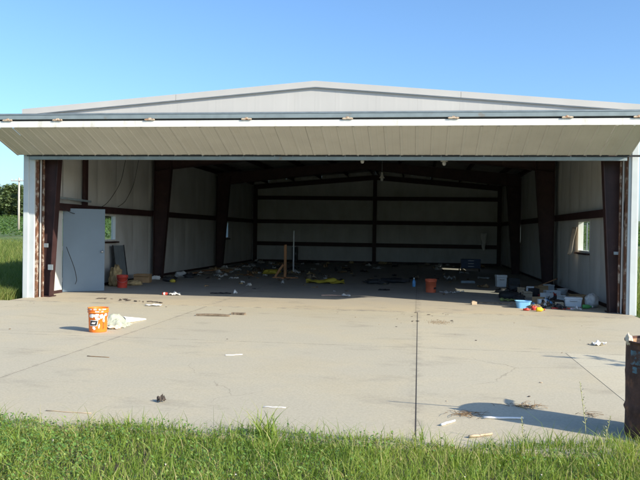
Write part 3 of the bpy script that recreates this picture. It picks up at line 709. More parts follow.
def twigs(seed, sp, n):
    mb = MB(); R = random.Random(seed)
    for k in range(n):
        a = R.uniform(0, 6.28); l = R.uniform(.05, .17); c = Vector((R.gauss(0, sp), R.gauss(0, sp*.6), .004)); d = Vector((math.cos(a), math.sin(a), R.uniform(0, .18)))
        mb.tube([c, c+d*l*.5+Vector((0, 0, .01)), c+d*l], .0024, 4, .001)
    return mb
tag(twigs(1, .09, 40).build('twig_litter', 'twig', None, (2.66, -8.95, AP)), 'tangle of dry twigs at the tip of the drum shadow', 'twigs')
tag(twigs(2, .08, 40).build('twig_litter', 'twig', None, (3.24, -8.55, AP)), 'tangle of dry twigs along the far edge of the drum shadow', 'twigs')
tag(twigs(5, .05, 12).build('twig_litter', 'twig', None, (3.75, -8.75, AP)), 'few dry twigs beside the rusty drum', 'twigs')
one(crumple(.18, .13, .04, 12), 'crumpled_paper', 'paper', 'crumpled white paper on the apron in front of the right corner trim', 'paper', (4.84, -4.42, AP), .3, th=.002)
one(crumple(.07, .05, .05, 3), 'dead_leaf', 'darkbit', 'curled dark dead leaf on the concrete close to the turf', 'leaf', (-.08, -9.0, AP), .9, th=.003)
one(crumple(.32, .16, .035, 21), 'flattened_paper', 'paper', 'flattened white paper on the apron near the threshold', 'paper', (-3.16, -.95, AP), .1, th=.002)
G = 'dark crumbs along the threshold'
for i in range(30):
    f = random.random(); x = -5.1+1.9*f; y = .28-.62*f+random.gauss(0, .07)
    one(lump(random.uniform(.008, .034), i+40, (random.uniform(1, 2.6), 1, .35), 6, .9, 3), 'dark_crumb', 'darkbit', 'small dark crumb of dirt in the row along the left threshold', 'crumb', (x, y, .0 if y > -.68 else AP), random.uniform(0, 3), G)
for i in range(14):
    x = random.uniform(1.55, 2.9); y = random.uniform(-2.3, -.75)
    one(lump(random.uniform(.008, .022), i+70, (1.8, 1, .3), 6, .5), 'dark_crumb', 'darkbit', 'small dark crumb of dirt around the head of the dark slab joint', 'crumb', (x, y, AP), random.uniform(0, 3), 'dark crumbs at the joint')
for i in range(26):
    x = random.uniform(-4.2, 5.5); y = random.uniform(-8.8, -1.0)
    one(lump(random.uniform(.006, .013), i+170, (1.6, 1, .4), 6, .5), 'pebble', random.choice(('darkbit', 'tanwood', 'twig')), 'tiny pebble or crumb scattered on the sunlit apron', 'pebble', (x, y, AP), random.uniform(0, 3), 'pebbles on the apron')
dm = MB()
for i in range(420):
    x, y = random.gauss(0, .10), random.gauss(0, .14); r = random.uniform(.003, .009)
    dm.lathe([(r, 0), (r*.8, r*.5), (r*.1, r*.7)], 5, (x, y, 0), wob=.2)
kind(tag(dm.build('spilled_dirt', 'dirt', None, (2.62, -2.25, AP)), 'thin brown patch of spilled dirt beside the dark slab joint', 'dirt'), 'stuff')

# left part of the hangar floor
tag(MB().grid(lambda u, v: (-.16+.32*u, 1.0*v*.30, 1.06*v), 2, 2).build('dummy', 'greysheet'), 'x', 'x'); bpy.data.objects.remove(bpy.data.objects['dummy'])
ls = thing('leaning_sheet', 'grey metal sheet with dark edge leaning on the wall behind the open door', 'metal sheet', (-6.12, 4.55, 0))
MB().hexa([(0, -.45, .0), (0, .30, .0), (.012, .30, .0), (.012, -.45, .0)], [(-.15, -.45, 1.10), (-.15, .30, 1.10), (-.138, .30, 1.10), (-.138, -.45, 1.10)]).build('sheet', 'greysheet', ls)
for y in (-.46, .305): MB().bar((.02, y, 0.01), (-.132, y, 1.11), .022, .03).build('edge', 'black', ls)
one(lump(.30, 2, (.55, .8, .95), 14, .5, 2.4), 'tan_insulation_heap', 'tufts', 'heap of torn tan insulation behind the red bucket by the door', 'insulation', (-6.02, 3.78, 0))
one(lump(.16, 6, (1.4, .9, .5), 12, .5, 2.4), 'tan_insulation_scrap', 'tufts', 'pale tan insulation scrap beside the brown carton', 'insulation', (-5.66, 4.15, 0), .4)
def carton(name, mat, label, loc, rz, d, flaps=True, cat='box'):
    t = thing(name, label, cat, loc, rz); w_, l_, h_ = d; th = .006
    b = MB().bb(-w_/2, w_/2, -l_/2, -l_/2+th, th, h_).bb(-w_/2, w_/2, l_/2-th, l_/2, th, h_).bb(-w_/2, -w_/2+th, -l_/2+th, l_/2-th, th, h_).bb(w_/2-th, w_/2, -l_/2+th, l_/2-th, th, h_).bb(-w_/2, w_/2, -l_/2, l_/2, 0, th)
    b.build('body', mat, t)
    if flaps:
        for s, a in ((-1, 2.2), (1, 1.9)):
            MB().box((0, s*.09*l_*3*.5, 0), (w_*.98, .27*l_, .005)).build('flap', mat, t, (0, s*l_/2, h_+.004), (s*(a-1.57)*-1, 0, 0))
    return t
carton('brown_carton', 'card', 'open brown carton by the left wall past the red bucket', (-5.85, 5.35, 0), .15, (.46, .34, .24))
one(lump(.13, 8, (1.5, 1, .6), 12, .4), 'dark_bundle', 'darkstuff', 'dark bundle on the floor at the first left column', 'bundle', (-5.22, 5.9, 0), .2)
one(lump(.07, 18, (1.2, 1, .8), 10, .3), 'yellow_scrap', 'tarp', 'small yellow scrap beside the dark bundle', 'scrap', (-5.02, 5.62, 0), .2)
one(lump(.15, 28, (1.4, 1, .7), 12, .5), 'bluish_bag', 'greybag', 'bluish white bag against the left wall past the first column', 'bag', (-5.55, 8.0, 0), .2)
one(lump(.12, 38, (1.4, 1, .7), 12, .5), 'dark_bag', 'darkstuff', 'dark bag next to the bluish white bag by the left wall', 'bag', (-5.18, 7.7, 0), .2)
one(lump(.10, 39, (1.4, 1, .7), 12, .5), 'white_bag', 'paper', 'small white bag at the foot of the first left column', 'bag', (-5.9, 6.55, 0), .2)
bl = 'weathered board lying along the left wall'
for i, (x, y, l, rz) in enumerate(((-6.0, 9.4, 1.5, 1.5), (-5.8, 11.0, 1.8, 1.62), (-5.95, 12.9, 1.4, 1.5), (-5.4, 10.0, 1.1, 1.2), (-5.5, 12.2, 1.3, .8), (-5.7, 13.9, 1.2, .3), (-5.0, 13.2, 1.0, 2.6))):
    bm_ = ('wood', 'newwood', 'tanwood')[i % 3]; bc = ('grey weathered', 'orange-brown', 'tan')[i % 3]; tag(board(l, .14, .035, .0, seed=i+10).build('floor_board', bm_, None, (x, y, .002), (0, 0, rz)), bc+' board lying along the left wall', 'board', bc+' boards along the left wall')
cn = thing('drink_can', 'red and white drink can lying at the shade edge on the left', 'can', (-3.78, 1.46, .034), .15)
MB().lathe([(.026, 0), (.033, .008), (.033, .115), (.026, .123)], 20, cap1=True).build('can_body', 'redplastic', cn, (-.06, 0, 0), (0, math.pi/2, 0), True)
MB().lathe([(.0336, .03), (.0336, .07)], 20, cap0=False).build('white_band', 'paper', cn, (-.06, 0, 0), (0, math.pi/2, 0), True)
one(crumple(.26, .2, .06, 31), 'white_rag', 'paper', 'small white rag next to the red and white drink can', 'rag', (-3.55, 1.5, .001), .4, th=.004)
o = one(crumple(.50, .18, .02, 33), 'black_strip', 'darkstuff', 'flat black strip lying just inside the shade edge', 'strip', (-2.62, 2.25, .001), .1, th=.004)
one(crumple(.09, .12, .07, 34), 'white_tab', 'paper', 'white tab at the end of the flat black strip', 'scrap', (-2.25, 2.28, .001), .1, th=.004)
one(crumple(.30, .2, .05, 35), 'white_cloth', 'paper', 'white cloth on the floor far left of the wooden stand', 'cloth', (-3.69, 7.7, .001), .5, th=.004)
one(crumple(.12, .10, .07, 36), 'white_scrap', 'paper', 'first of two white scraps between drink can and wooden stand', 'scrap', (-2.98, 6.0, .001), .5, th=.003)
one(crumple(.18, .13, .08, 37), 'white_scrap', 'paper', 'larger of two white scraps between black strip and wooden stand', 'scrap', (-2.50, 4.75, .001), 1.5, th=.003)
one(crumple(.3, .22, .06, 41), 'orange_rag', 'newwood', 'orange-brown rag on the floor left of the wooden stand', 'rag', (-3.62, 9.4, .001), .5, th=.004)
one(lump(.2, 19, (1.5, 1, .5), 12, .5), 'yellowish_sack', 'tarp', 'dull yellow sack on the floor behind the wooden stand', 'sack', (-3.1, 10.9, 0), .2)
# wooden stand with brace and the white pole next to it
ws_ = thing('wooden_stand', 'upright orange-brown lumber stand with diagonal brace on the hangar floor', 'stand', (-2.20, 8.80, 0))
bev(MB().bb(-.045, .045, -.02, .02, .04, 1.12).build('upright', 'newwood', ws_), .004)
bev(MB().bb(-.42, .44, -.06, .0, .0, .040).build('foot', 'newwood', ws_), .004)
bev(MB().bb(-.05, .04, -.45, -.06, .0, .038).build('foot', 'newwood', ws_), .004)
bev(MB().bar((-.33, -.043, .045), (-.06, -.043, .46), .04, .07).build('brace', 'newwood', ws_), .004)
pl = thing('white_pole', 'slim white pole standing on a small base behind the wooden stand', 'pole', (-2.33, 11.2, 0))
MB().tube([(0, 0, .02), (.0, 0, 1.6)], .028, 10).build('shaft', 'whiteplastic', pl, smooth=True); MB().lathe([(.16, 0), (.16, .015), (.04, .03)], 20, cap1=True).build('base', 'darkstuff', pl)
bp_ = thing('dark_cabinet', 'dark narrow cabinet against the rear wall behind the wooden stand', 'cabinet', (-4.0, 21.4, 0))
bev(MB().bb(-.13, .13, -.15, .15, 0.03, .78).build('body', 'darkstuff', bp_), .006); MB().bb(-.11, .11, -.165, -.152, .08, .74).build('door', 'darkstuff', bp_); MB().bb(.06, .075, -.18, -.166, .4, .5).build('handle', 'steel', bp_)
for x in (-.1, .1): MB().bb(x-.02, x+.02, -.1, .1, 0, .03).build('foot', 'black', bp_)
# middle floor
one(crumple(1.15, .55, .10, 51, 16), 'yellow_tarp', 'tarp', 'crumpled dull yellow tarp on the middle of the hangar floor', 'tarp', (-.58, 6.75, .001), .15, th=.005)
tag(board(.55, .10, .02, .01, seed=32).build('pinkish_board', 'pink', None, (.16, 2.45, .002), (0, 0, -.05)), 'pinkish board in the small sun patch by the shade edge', 'board')
one(crumple(.2, .12, .05, 52), 'blue_white_wrapper', 'greybag', 'pale wrapper beside the pinkish board', 'wrapper', (.5, 2.3, .001), .3, th=.003)
one(lump(.2, 53, (1.7, 1, .4), 12, .6), 'dark_rag_pile', 'darkstuff', 'dark rag pile between yellow tarp and blue bottle', 'rags', (.95, 7.1, 0))
one(lump(.2, 54, (2.0, 1, .45), 12, .6), 'olive_rag_pile', 'darkstuff', 'charcoal rag pile just left of the blue bottle', 'rags', (1.5, 7.75, 0))
one(crumple(.3, .14, .03, 55), 'black_scrap', 'darkstuff', 'black scrap on the floor in front of the charcoal rag pile', 'scrap', (1.32, 4.6, .001), th=.004)
bt = thing('blue_bottle', 'blue plastic bottle with white cap standing on the hangar floor', 'bottle', (2.12, 6.25, 0))
MB().lathe([(.045, 0), (.05, .01), (.05, .15), (.046, .165), (.018, .21), (.017, .225)], 20, cap1=True).build('body', 'bottleblue', bt, smooth=True)
MB().lathe([(.021, .222), (.021, .262), (.015, .268)], 14, cap1=True).build('cap', 'paper', bt, smooth=True)
one(crumple(.34, .26, .12, 56), 'white_plastic_sheet', 'greybag', 'crumpled whitish plastic past the faded red bucket', 'plastic', (3.30, 9.9, .001), .4, th=.004)
o = thing('grey_tray', 'flat grey tray on the floor past the faded red bucket', 'tray', (3.83, 8.6, 0)); MB().bb(-.22, .22, -.15, .15, 0, .012).bb(-.22, .22, -.15, -.14, .012, .06).bb(-.22, .22, .14, .15, .012, .06).bb(-.22, -.21, -.14, .14, .012, .06).bb(.21, .22, -.14, .14, .012, .06).build('body', 'greysheet', o)
for i in range(5): one(crumple(.10, .08, .04, 57+i), 'pale_crumb', 'greybag', 'pale litter crumb beside the faded red bucket', 'scrap', (2.86+.11*i, 4.3+random.uniform(-.15, .15), .001), i, 'pale crumbs by the faded red bucket', th=.003)
bw = thing('sunlit_block', 'short tan wood block at the edge of the sunlight', 'block', (3.48, 1.20, 0), .2); bev(MB().bb(-.06, .06, -.045, .045, 0, .07).bb(-.05, .02, -.045, .03, .07, .085).build('body', 'tanwood', bw), .006)
tag(board(.75, .10, .03, .0, seed=63).build('dark_plank', 'wood', None, (3.98, 1.55, .002), (0, 0, -.05)), 'dark plank just behind the short tan wood block', 'board')
# blue tool chest far back
tc = thing('blue_tool_chest', 'dark blue metal tool chest on legs in front of the rear wall', 'tool chest', (4.42, 15.95, 0))
bev(MB().bb(-.40, .40, -.22, .22, .14, .52).build('cabinet', 'deepblue', tc), .01)
for k in range(3): dr = bev(MB().bb(-.37, .37, -.236, -.222, .16+.118*k, .265+.118*k).build('drawer', 'deepblue', tc), .004); MB().bb(-.12, .12, -.252, -.237, .215+.118*k, .23+.118*k).build('handle', 'steel', dr)
for x in (-.36, .36):
    for y in (-.18, .18): MB().bb(x-.02, x+.02, y-.02, y+.02, 0, .14).build('leg', 'black', tc)
# pile by the right wall
def cooler(name, mat, label, loc, rz, d, cat='cooler', lid='whiteplastic'):
    t = thing(name, label, cat, loc, rz); w_, l_, h_ = d
    bev(MB().hexa([(-w_*.46, -l_*.46, 0), (w_*.46, -l_*.46, 0), (w_*.46, l_*.46, 0), (-w_*.46, l_*.46, 0)], [(-w_*.5, -l_*.5, h_*.8), (w_*.5, -l_*.5, h_*.8), (w_*.5, l_*.5, h_*.8), (-w_*.5, l_*.5, h_*.8)]).build('body', mat, t), .012)
    bev(MB().bb(-w_*.53, w_*.53, -l_*.53, l_*.53, h_*.802, h_).build('lid', lid, t), .01)
    MB().tube([(-w_*.2, -l_*.53-.004, h_*.66), (-w_*.2, -l_*.53-.02, h_*.6), (w_*.2, -l_*.53-.02, h_*.6), (w_*.2, -l_*.53-.004, h_*.66)], .006, 6).build('handle', 'steel', t)
    return t
cooler('white_cooler', 'whiteplastic', 'squarish white cooler standing tall behind the junk pile', (4.72, 7.2, 0), .1, (.30, .28, .36))
carton('dark_crate', 'darkstuff', 'dark open crate standing beside the tall white cooler', (5.08, 7.0, 0), .05, (.30, .28, .27), False, 'crate')
ty = thing('old_tyre', 'black tyre lying flat at the left end of the junk pile', 'tyre', (4.47, 3.15, 0))
tp = [(.13+.0*i, 0) for i in range(0)]; ring = [(.14, .02), (.17, .0), (.22, .0), (.24, .03), (.245, .07), (.24, .11), (.22, .14), (.17, .14), (.14, .12), (.135, .10), (.17, .09), (.17, .05), (.135, .04), (.14, .02)]
MB().lathe(ring, 36, cap0=False).build('tread', 'black', ty, smooth=True)
one(crumple(.34, .2, .05, 61), 'green_cloth', 'olive', 'flat olive green cloth in front of the black tyre', 'cloth', (4.33, 2.25, .001), .1, th=.005)
carton('tan_box', 'tanwood', 'small tan box standing behind the black tyre', (4.94, 4.45, 0), .3, (.13, .16, .18), True)
carton('white_carton', 'whiteplastic', 'white carton between the two tan boxes of the junk pile', (5.28, 5.15, 0), -.2, (.20, .16, .16), True)
carton('tan_carton', 'card', 'tan carton leaning among white cartons in the junk pile', (5.58, 5.6, 0), .5, (.17, .15, .15), True)
o = thing('leaning_brown_board', 'orange-brown board leaning up behind the junk pile', 'board', (5.92, 6.7, 0), -.3); MB().bar((-.30, 0, .025), (.34, .0, .31), .28, .03).build('plank', 'newwood', o)
carton('flat_white_box', 'whiteplastic', 'wide flat white box in the middle of the junk pile', (5.72, 4.35, 0), .1, (.38, .26, .13), False)
t = thing('white_basin', 'round white basin against the right wall', 'basin', (6.08, 4.85, 0)); MB().lathe([(.09, 0), (.10, .01), (.15, .14), (.16, .145), (.15, .15), (.095, .02), (.001, .018)], 28).build('bowl', 'whiteplastic', t, smooth=True)
tag(board(.42, .12, .04, .0, seed=71).build('brown_board', 'newwood', None, (5.95, 3.55, .002), (0, 0, .2)), 'orange-brown board lying behind the big white foam cooler', 'board')
tb = thing('blue_tub', 'light blue plastic tub at the front of the junk pile', 'tub', (4.49, .78, 0), .1)
def tubshape(w0, l0, w1, l1, h):
    mb = MB(); th = .008
    def ringpts(wd, ln, z): return [(wd/2*math.copysign(abs(math.cos(a))**.45, math.cos(a)), ln/2*math.copysign(abs(math.sin(a))**.45, math.sin(a)), z) for a in np.linspace(0, 2*math.pi, 33)[:-1]]
    rings = [ringpts(w0, l0, 0), ringpts(w1, l1, h), ringpts(w1+.03, l1+.03, h), ringpts(w1+.03, l1+.03, h+.008), ringpts(w1-.01, l1-.01, h+.008), ringpts(w0-.01, l0-.01, .01)]
    for r in rings: mb.v += r
    for k in range(len(rings)-1):
        for i in range(32): mb.f.append((k*32+i, k*32+(i+1) % 32, (k+1)*32+(i+1) % 32, (k+1)*32+i))
    mb.f += [tuple(range(31, -1, -1)), tuple(5*32+i for i in range(32))]
    return mb
tubshape(.26, .20, .31, .25, .15).build('body', 'blue', tb)
t = thing('white_black_carton', 'white carton with black panel behind the blue tub', 'carton', (5.02, 1.62, 0), .1)
bev(MB().bb(-.09, .09, -.06, .06, 0, .13).build('body', 'paper', t), .003); MB().bb(-.025, .03, -.0625, -.0605, .0, .128).build('black_panel', 'black', t)
one(lump(.055, 81, (1.2, 1, 1), 10, .5), 'red_scrap', 'redplastic', 'small red plastic scrap between blue tub and yellow jug', 'scrap', (4.66, .36, 0))
one(lump(.04, 82, (1.6, 1, .8), 10, .5), 'red_scrap', 'redplastic', 'flat red scrap in front of the blue tub', 'scrap', (4.48, .22, 0))
yj = thing('yellow_jug', 'small yellow plastic jug lying in front of the blue tub', 'jug', (4.72, .10, .045), .1)
MB().lathe([(.035, 0), (.045, .01), (.045, .10), (.03, .125), (.016, .135), (.016, .155)], 18, cap1=True).build('body', 'yellow', yj, (-.06, 0, 0), (0, math.pi/2, 0), True); MB().lathe([(.02, 0), (.02, .02)], 12, cap1=True).build('cap', 'redplastic', yj, (.096, 0, 0), (0, math.pi/2, 0), True)
MBt = MB().tube([(5.08+.045*k, .72+.05*math.sin(k*.9), .016) for k in range(11)], .014, 8); tag(MBt.build('red_hose', 'redplastic', smooth=True), 'short red hose lying between yellow jug and white cooler', 'hose')
cooler('foam_cooler', 'whiteplastic', 'big white foam cooler at the front right of the junk pile', (5.66, 1.45, 0), -.1, (.36, .26, .21))
tag(bev(MB().bb(-.12, .12, -.08, .08, 0, .02).bb(-.10, .10, -.06, .06, .02, .03).build('cooler_lid', 'whiteplastic', None, (5.58, .82, .001), (0, 0, .1)), .006), 'white lid lying in front of the big foam cooler', 'lid')
t = thing('green_bottle', 'green plastic bottle lying beside the big foam cooler', 'bottle', (5.86, 1.0, .046), .2)
MB().lathe([(.04, 0), (.045, .01), (.045, .13), (.016, .18), (.015, .20)], 18, cap1=True).build('body', 'green', t, (-.09, 0, 0), (0, math.pi/2, 0), True); MB().lathe([(.019, 0), (.019, .02)], 12, cap1=True).build('cap', 'paper', t, (.112, 0, 0), (0, math.pi/2, 0), True)
carton('brown_box', 'card', 'low brown cardboard box by the right wall behind the grey sack', (6.06, 2.75, 0), .2, (.36, .3, .16), True)
one(lump(.16, 91, (.9, .8, 1.05), 14, .4), 'grey_sack', 'greybag', 'greyish white sack against the first right column', 'sack', (6.03, 1.32, 0))
G = 'dark junk in the right-hand pile'
for i in range(26):
    x = random.uniform(4.5, 6.0); y = random.uniform(.7, 6.5)
    cn_ = {'darkstuff': 'black', 'darkbit': 'dark brown', 'wood': 'grey-brown', 'card': 'cardboard-brown'}; mt = random.choice(('darkstuff', 'darkbit', 'wood')); m2 = random.choice(('darkstuff', 'wood', 'card'))
    if random.random() < .5: one(lump(random.uniform(.07, .15), 100+i, (1.5, 1, .5), 8, .6), 'dark_junk', mt, cn_[mt]+' crumpled junk in the pile along the right wall', 'junk', (x, y, 0), random.uniform(0, 3), cn_[mt]+' junk in the right-hand pile')
    else: one(crumple(random.uniform(.2, .4), random.uniform(.1, .25), .07, 100+i), 'dark_scrap', m2, cn_[m2]+' flat scrap in the pile along the right wall', 'scrap', (x, y, .001), random.uniform(0, 3), cn_[m2]+' scraps in the right-hand pile', th=.004)
for i in range(12):
    x = random.uniform(4.4, 6.0); y = random.uniform(.5, 4.5)
    one(crumple(random.uniform(.07, .16), random.uniform(.06, .12), .07, 140+i), 'bright_scrap', ('paper', 'blue', 'redplastic', 'greybag')[i % 4], 'small %s scrap in the pile along the right wall' % ('white', 'light blue', 'red', 'pale grey')[i % 4], 'scrap', (x, y, .001), random.uniform(0, 3), 'small %s scraps in the right-hand pile' % ('white', 'light blue', 'red', 'pale grey')[i % 4], th=.003)
for i, (x, y, l, rz) in enumerate(((5.2, 2.5, .9, .4), (5.5, 3.2, .8, 2.3), (5.4, .95, .6, .1), (5.6, 2.1, .7, 1.2))):
    tag(board(l, .09, .025, .0, seed=i+90).build('pile_board', ('wood', 'tanwood', 'card', 'wood')[i], None, (x, y, .002), (0, 0, rz)), 'thin board lying in the pile along the right wall', 'board', 'boards in the right-hand pile')
for i, (x, y, w_, l_, h_, mt, nm) in enumerate((
        (5.35, 2.95, .24, .2, .17, 'whiteplastic', 'white'), (4.98, 3.6, .22, .18, .14, 'tanwood', 'tan'), (5.6, 5.0, .26, .2, .2, 'card', 'brown'), (5.2, 4.0, .2, .2, .2, 'darkstuff', 'black'),
        (5.9, 5.9, .22, .2, .18, 'whiteplastic', 'white'), (4.92, 5.5, .24, .2, .2, 'darkstuff', 'black'), (5.05, 2.3, .26, .16, .12, 'card', 'brown'), (5.62, 2.55, .2, .16, .15, 'greybag', 'grey'), (5.32, 1.2, .18, .12, .10, 'tanwood', 'tan'), (5.98, 2.0, .18, .2, .2, 'card', 'brown'))):
    carton('junk_carton', mt, 'small %s carton with raised flaps among the junk along the right wall' % nm, (x, y, .0), random.uniform(-.7, .7), (w_, l_, h_), i % 3 != 0)['group'] = 'small %s cartons in the right-hand pile' % nm
# litter over the shaded floor
LC = {'paper': 'white', 'card': 'brown', 'darkstuff': 'black', 'wood': 'grey-brown', 'greybag': 'pale grey', 'tufts': 'tan'}
for i in range(90):
    x = random.uniform(-5.6, 5.4); y = random.uniform(6.0, 20.5)
    if random.random() < .55: x = random.uniform(-5.8, -1.5); y = random.uniform(8.5, 20.5)
    m_ = random.choices(('paper', 'card', 'darkstuff', 'wood', 'greybag', 'tufts'), (3, 2, 3, 2, 3, 2))[0]
    pale = m_ in ('paper', 'greybag')
    one(crumple(random.uniform(.12, .42), random.uniform(.08, .3), random.uniform(.04, .12), 200+i), 'pale_litter' if pale else 'brown_litter', m_,
        LC[m_]+' scrap of litter on the shaded hangar floor', 'litter', (x, y, .001), random.uniform(0, 3), LC[m_]+' litter on the floor', th=.004)
for i in range(130):
    f = random.random(); x = random.uniform(-5.9, 5.2); y = 3.5+16.5*random.random()**1.3
    if f < .5: x = random.uniform(-5.9, -.5); y = random.uniform(7, 20)
    m_ = random.choices(('paper', 'card', 'darkstuff', 'wood', 'greybag', 'tufts'), (1, 3, 3, 4, 1, 3))[0]
    one(crumple(random.uniform(.05, .16), random.uniform(.04, .12), random.uniform(.02, .05), 500+i, 5), 'litter_crumb', m_, 'tiny '+LC[m_]+' litter crumb on the shaded hangar floor', 'litter', (x, y, .001), random.uniform(0, 3), 'tiny '+LC[m_]+' crumbs on the floor', th=.004)
for i in range(16):
    x = -5.6+11*i/15+random.uniform(-.3, .3)
    one(lump(random.uniform(.08, .17), 300+i, (1.7, 1, .5), 8, .5), 'rear_litter', random.choice(('greybag', 'wood', 'darkstuff', 'tufts')), 'lump of litter along the foot of the rear wall', 'litter', (x, random.uniform(20.4, 21.4), 0), random.uniform(0, 3), 'litter along the rear wall')

# ------------------------------------------------------------------ grass and weeds
def blades(n, xy, hgt, wid, lean, z0, name, mat, bias=.5, segs=2):
    """curved grass blades as strips of quads; xy (n,2), hgt (n,), wid (n,)"""
    ang = rng.uniform(0, 2*np.pi, n); la = rng.uniform(0, 2*np.pi, n); ln = lean*rng.uniform(.15, 1.0, n)*hgt
    dx, dy = np.cos(ang)*wid/2, np.sin(ang)*wid/2; lx, ly = np.cos(la)*ln, np.sin(la)*ln
    V = np.zeros((n, (segs+1)*2, 3)); 
    for k in range(segs+1):
        t = k/segs; wk = (1-t**1.6*.93)
        cx = xy[:, 0]+lx*t*t; cy = xy[:, 1]+ly*t*t; cz = z0+hgt*(t-.25*lean*t*t)
        V[:, 2*k] = np.stack([cx-dx*wk, cy-dy*wk, cz], 1); V[:, 2*k+1] = np.stack([cx+dx*wk, cy+dy*wk, cz], 1)
    base = (np.arange(n)*(segs+1)*2)[:, None]
    F = np.concatenate([base+np.array([[2*k, 2*k+1, 2*k+3, 2*k+2]]) for k in range(segs)], 0)
    r = np.clip(rng.normal(bias, .2, n), 0, 1); dry = rng.uniform(0, 1, n) < .08; r = np.where(dry, rng.uniform(.85, 1, n), r); R = np.tile(r, segs)
    return V.reshape(-1, 3), F, R
def edge_y(x):
    return np.array([-9.86+.28*min(1, max(0, (a-2.4)/1.3))+.16*noise.noise((a*.55, 3.3, 0))+.07*noise.noise((a*2.1, 1.3, 0))+.08*noise.noise((a*6, 1.3, 5)) for a in x])
def scatter(n, x0, x1, y0, y1):
    return np.stack([rng.uniform(x0, x1, n), rng.uniform(y0, y1, n)], 1)
def fg(n, x0, x1, depth, xdens=None):
    x = rng.uniform(x0, x1, n); e = edge_y(x); t = rng.uniform(0, 1, n)**1.15; y = e-t*depth+rng.normal(0, .03, n)
    return np.stack([x, y], 1)
parts = []
p = fg(125000, -7.5, 9.5, 3.4); hv = np.array([.5+.5*noise.noise((a*.7, b*.7, 2)) for a, b in p])
leftness = np.clip((2.2-p[:, 0])/2.5, 0, 1)
h = rng.gamma(4, .0215, len(p))*(.75+.7*hv)*(1-.12*leftness); parts.append(blades(len(p), p, h, rng.uniform(.003, .007, len(p)), .9, np.where(p[:, 1] > -9.95, -.012, -.04), 'g', 'blade', .44+.34*np.array([noise.noise((a*1.1, b*1.1, 12)) for a, b in p])))
p2 = fg(60000, -7.5, 9.5, 2.6); parts.append(blades(len(p2), p2, rng.uniform(.025, .07, len(p2)), rng.uniform(.005, .010, len(p2)), 1.3, np.where(p2[:, 1] > -9.95, -.012, -.04), 'g', 'blade', .5))
# clumps with longer blades
cl = fg(330, -7, 9, 2.4); pp = []; hh = []
for c in cl:
    k = rng.integers(12, 40); pp.append(c+rng.normal(0, .035, (k, 2))); hh.append(rng.uniform(.08, .24, k))
pp = np.concatenate(pp); hh = np.concatenate(hh); parts.append(blades(len(pp), pp, hh, rng.uniform(.004, .008, len(pp)), .8, -.04, 'g', 'blade', .5, 3))
def join(parts):
    V = []; F = []; R = []; o = 0
    for v, f, r in parts: V.append(v); F.append(f+o); R.append(r); o += len(v)
    return np.concatenate(V), np.concatenate(F), np.concatenate(R)
kind(tag(link('grass', stuff_mesh('grass', *join(parts), 'blade')), 'sunlit green grass in front of the concrete apron', 'grass'), 'stuff')
# broadleaf ground cover, thicker towards the left
def leaflets(p, h, size, bias):
    n = len(p); th = rng.uniform(0, 2*np.pi, n); tl = rng.uniform(.1, .8, n); ax = rng.uniform(0, 2*np.pi, n)
    u = np.stack([np.cos(th), np.sin(th), np.zeros(n)], 1); v = np.stack([-np.sin(th)*np.cos(tl), np.cos(th)*np.cos(tl), np.sin(tl)], 1)
    c = np.concatenate([p, h[:, None]], 1); s = size[:, None]
    V = np.stack([c-v*s*.6, c+u*s*.45, c+v*s*.6, c-u*s*.45], 1).reshape(-1, 3)
    return V, (np.arange(n)*4)[:, None]+np.array([[0, 1, 2, 3]]), np.clip(rng.normal(bias, .22, n), 0, 1)
p = fg(120000, -7.5, 9.5, 3.0); keep = rng.uniform(0, 1, len(p)) < np.clip(.72-(p[:, 0]-.4)/2.8, .10, .72)*np.clip(.75+1.3*np.array([noise.noise((a*1.3, b*1.3, 21)) for a, b in p]), .15, 1.15); p = p[keep]
hv = np.array([.5+.5*noise.noise((a*1.6, b*1.6, 7)) for a, b in p])
kind(tag(link('clover', stuff_mesh('clover', *leaflets(p, -.035+rng.uniform(.02, .115, len(p))*(.55+.75*hv), rng.uniform(.010, .026, len(p)), .52), 'clover')), 'low clover and broadleaf weeds mixed into the foreground grass', 'clover'), 'stuff')
# clover flower heads
fm = MB().lathe([(.001, 0), (.004, .002), (.006, .006), (.004, .010), (.001, .011)], 8, cap0=False); fm.lathe([(.002, -.003), (.005, .001)], 8, cap0=True)
fme = fm.mesh('clover_flower'); fme.materials.append(M['flower'])
fp = [(-1.25, -10.25), (-1.12, -10.33), (-1.32, -10.40), (-1.05, -10.22), (-.95, -10.5), (-1.18, -10.62), (3.05, -10.55), (3.22, -10.72), (3.12, -10.80), (3.6, -10.6), (3.45, -10.35), (2.9, -10.9), (2.55, -10.7), (-.4, -10.4), (.6, -10.8), (1.1, -10.9)]
for i, (x, y) in enumerate(fp): tag(link('clover_flower', fme, None, (x, y, random.uniform(.01, .04)), (random.uniform(-.3, .3), random.uniform(-.3, .3), 0), True), 'small whitish clover flower head in the foreground turf', 'flower', 'clover flowers in the turf')
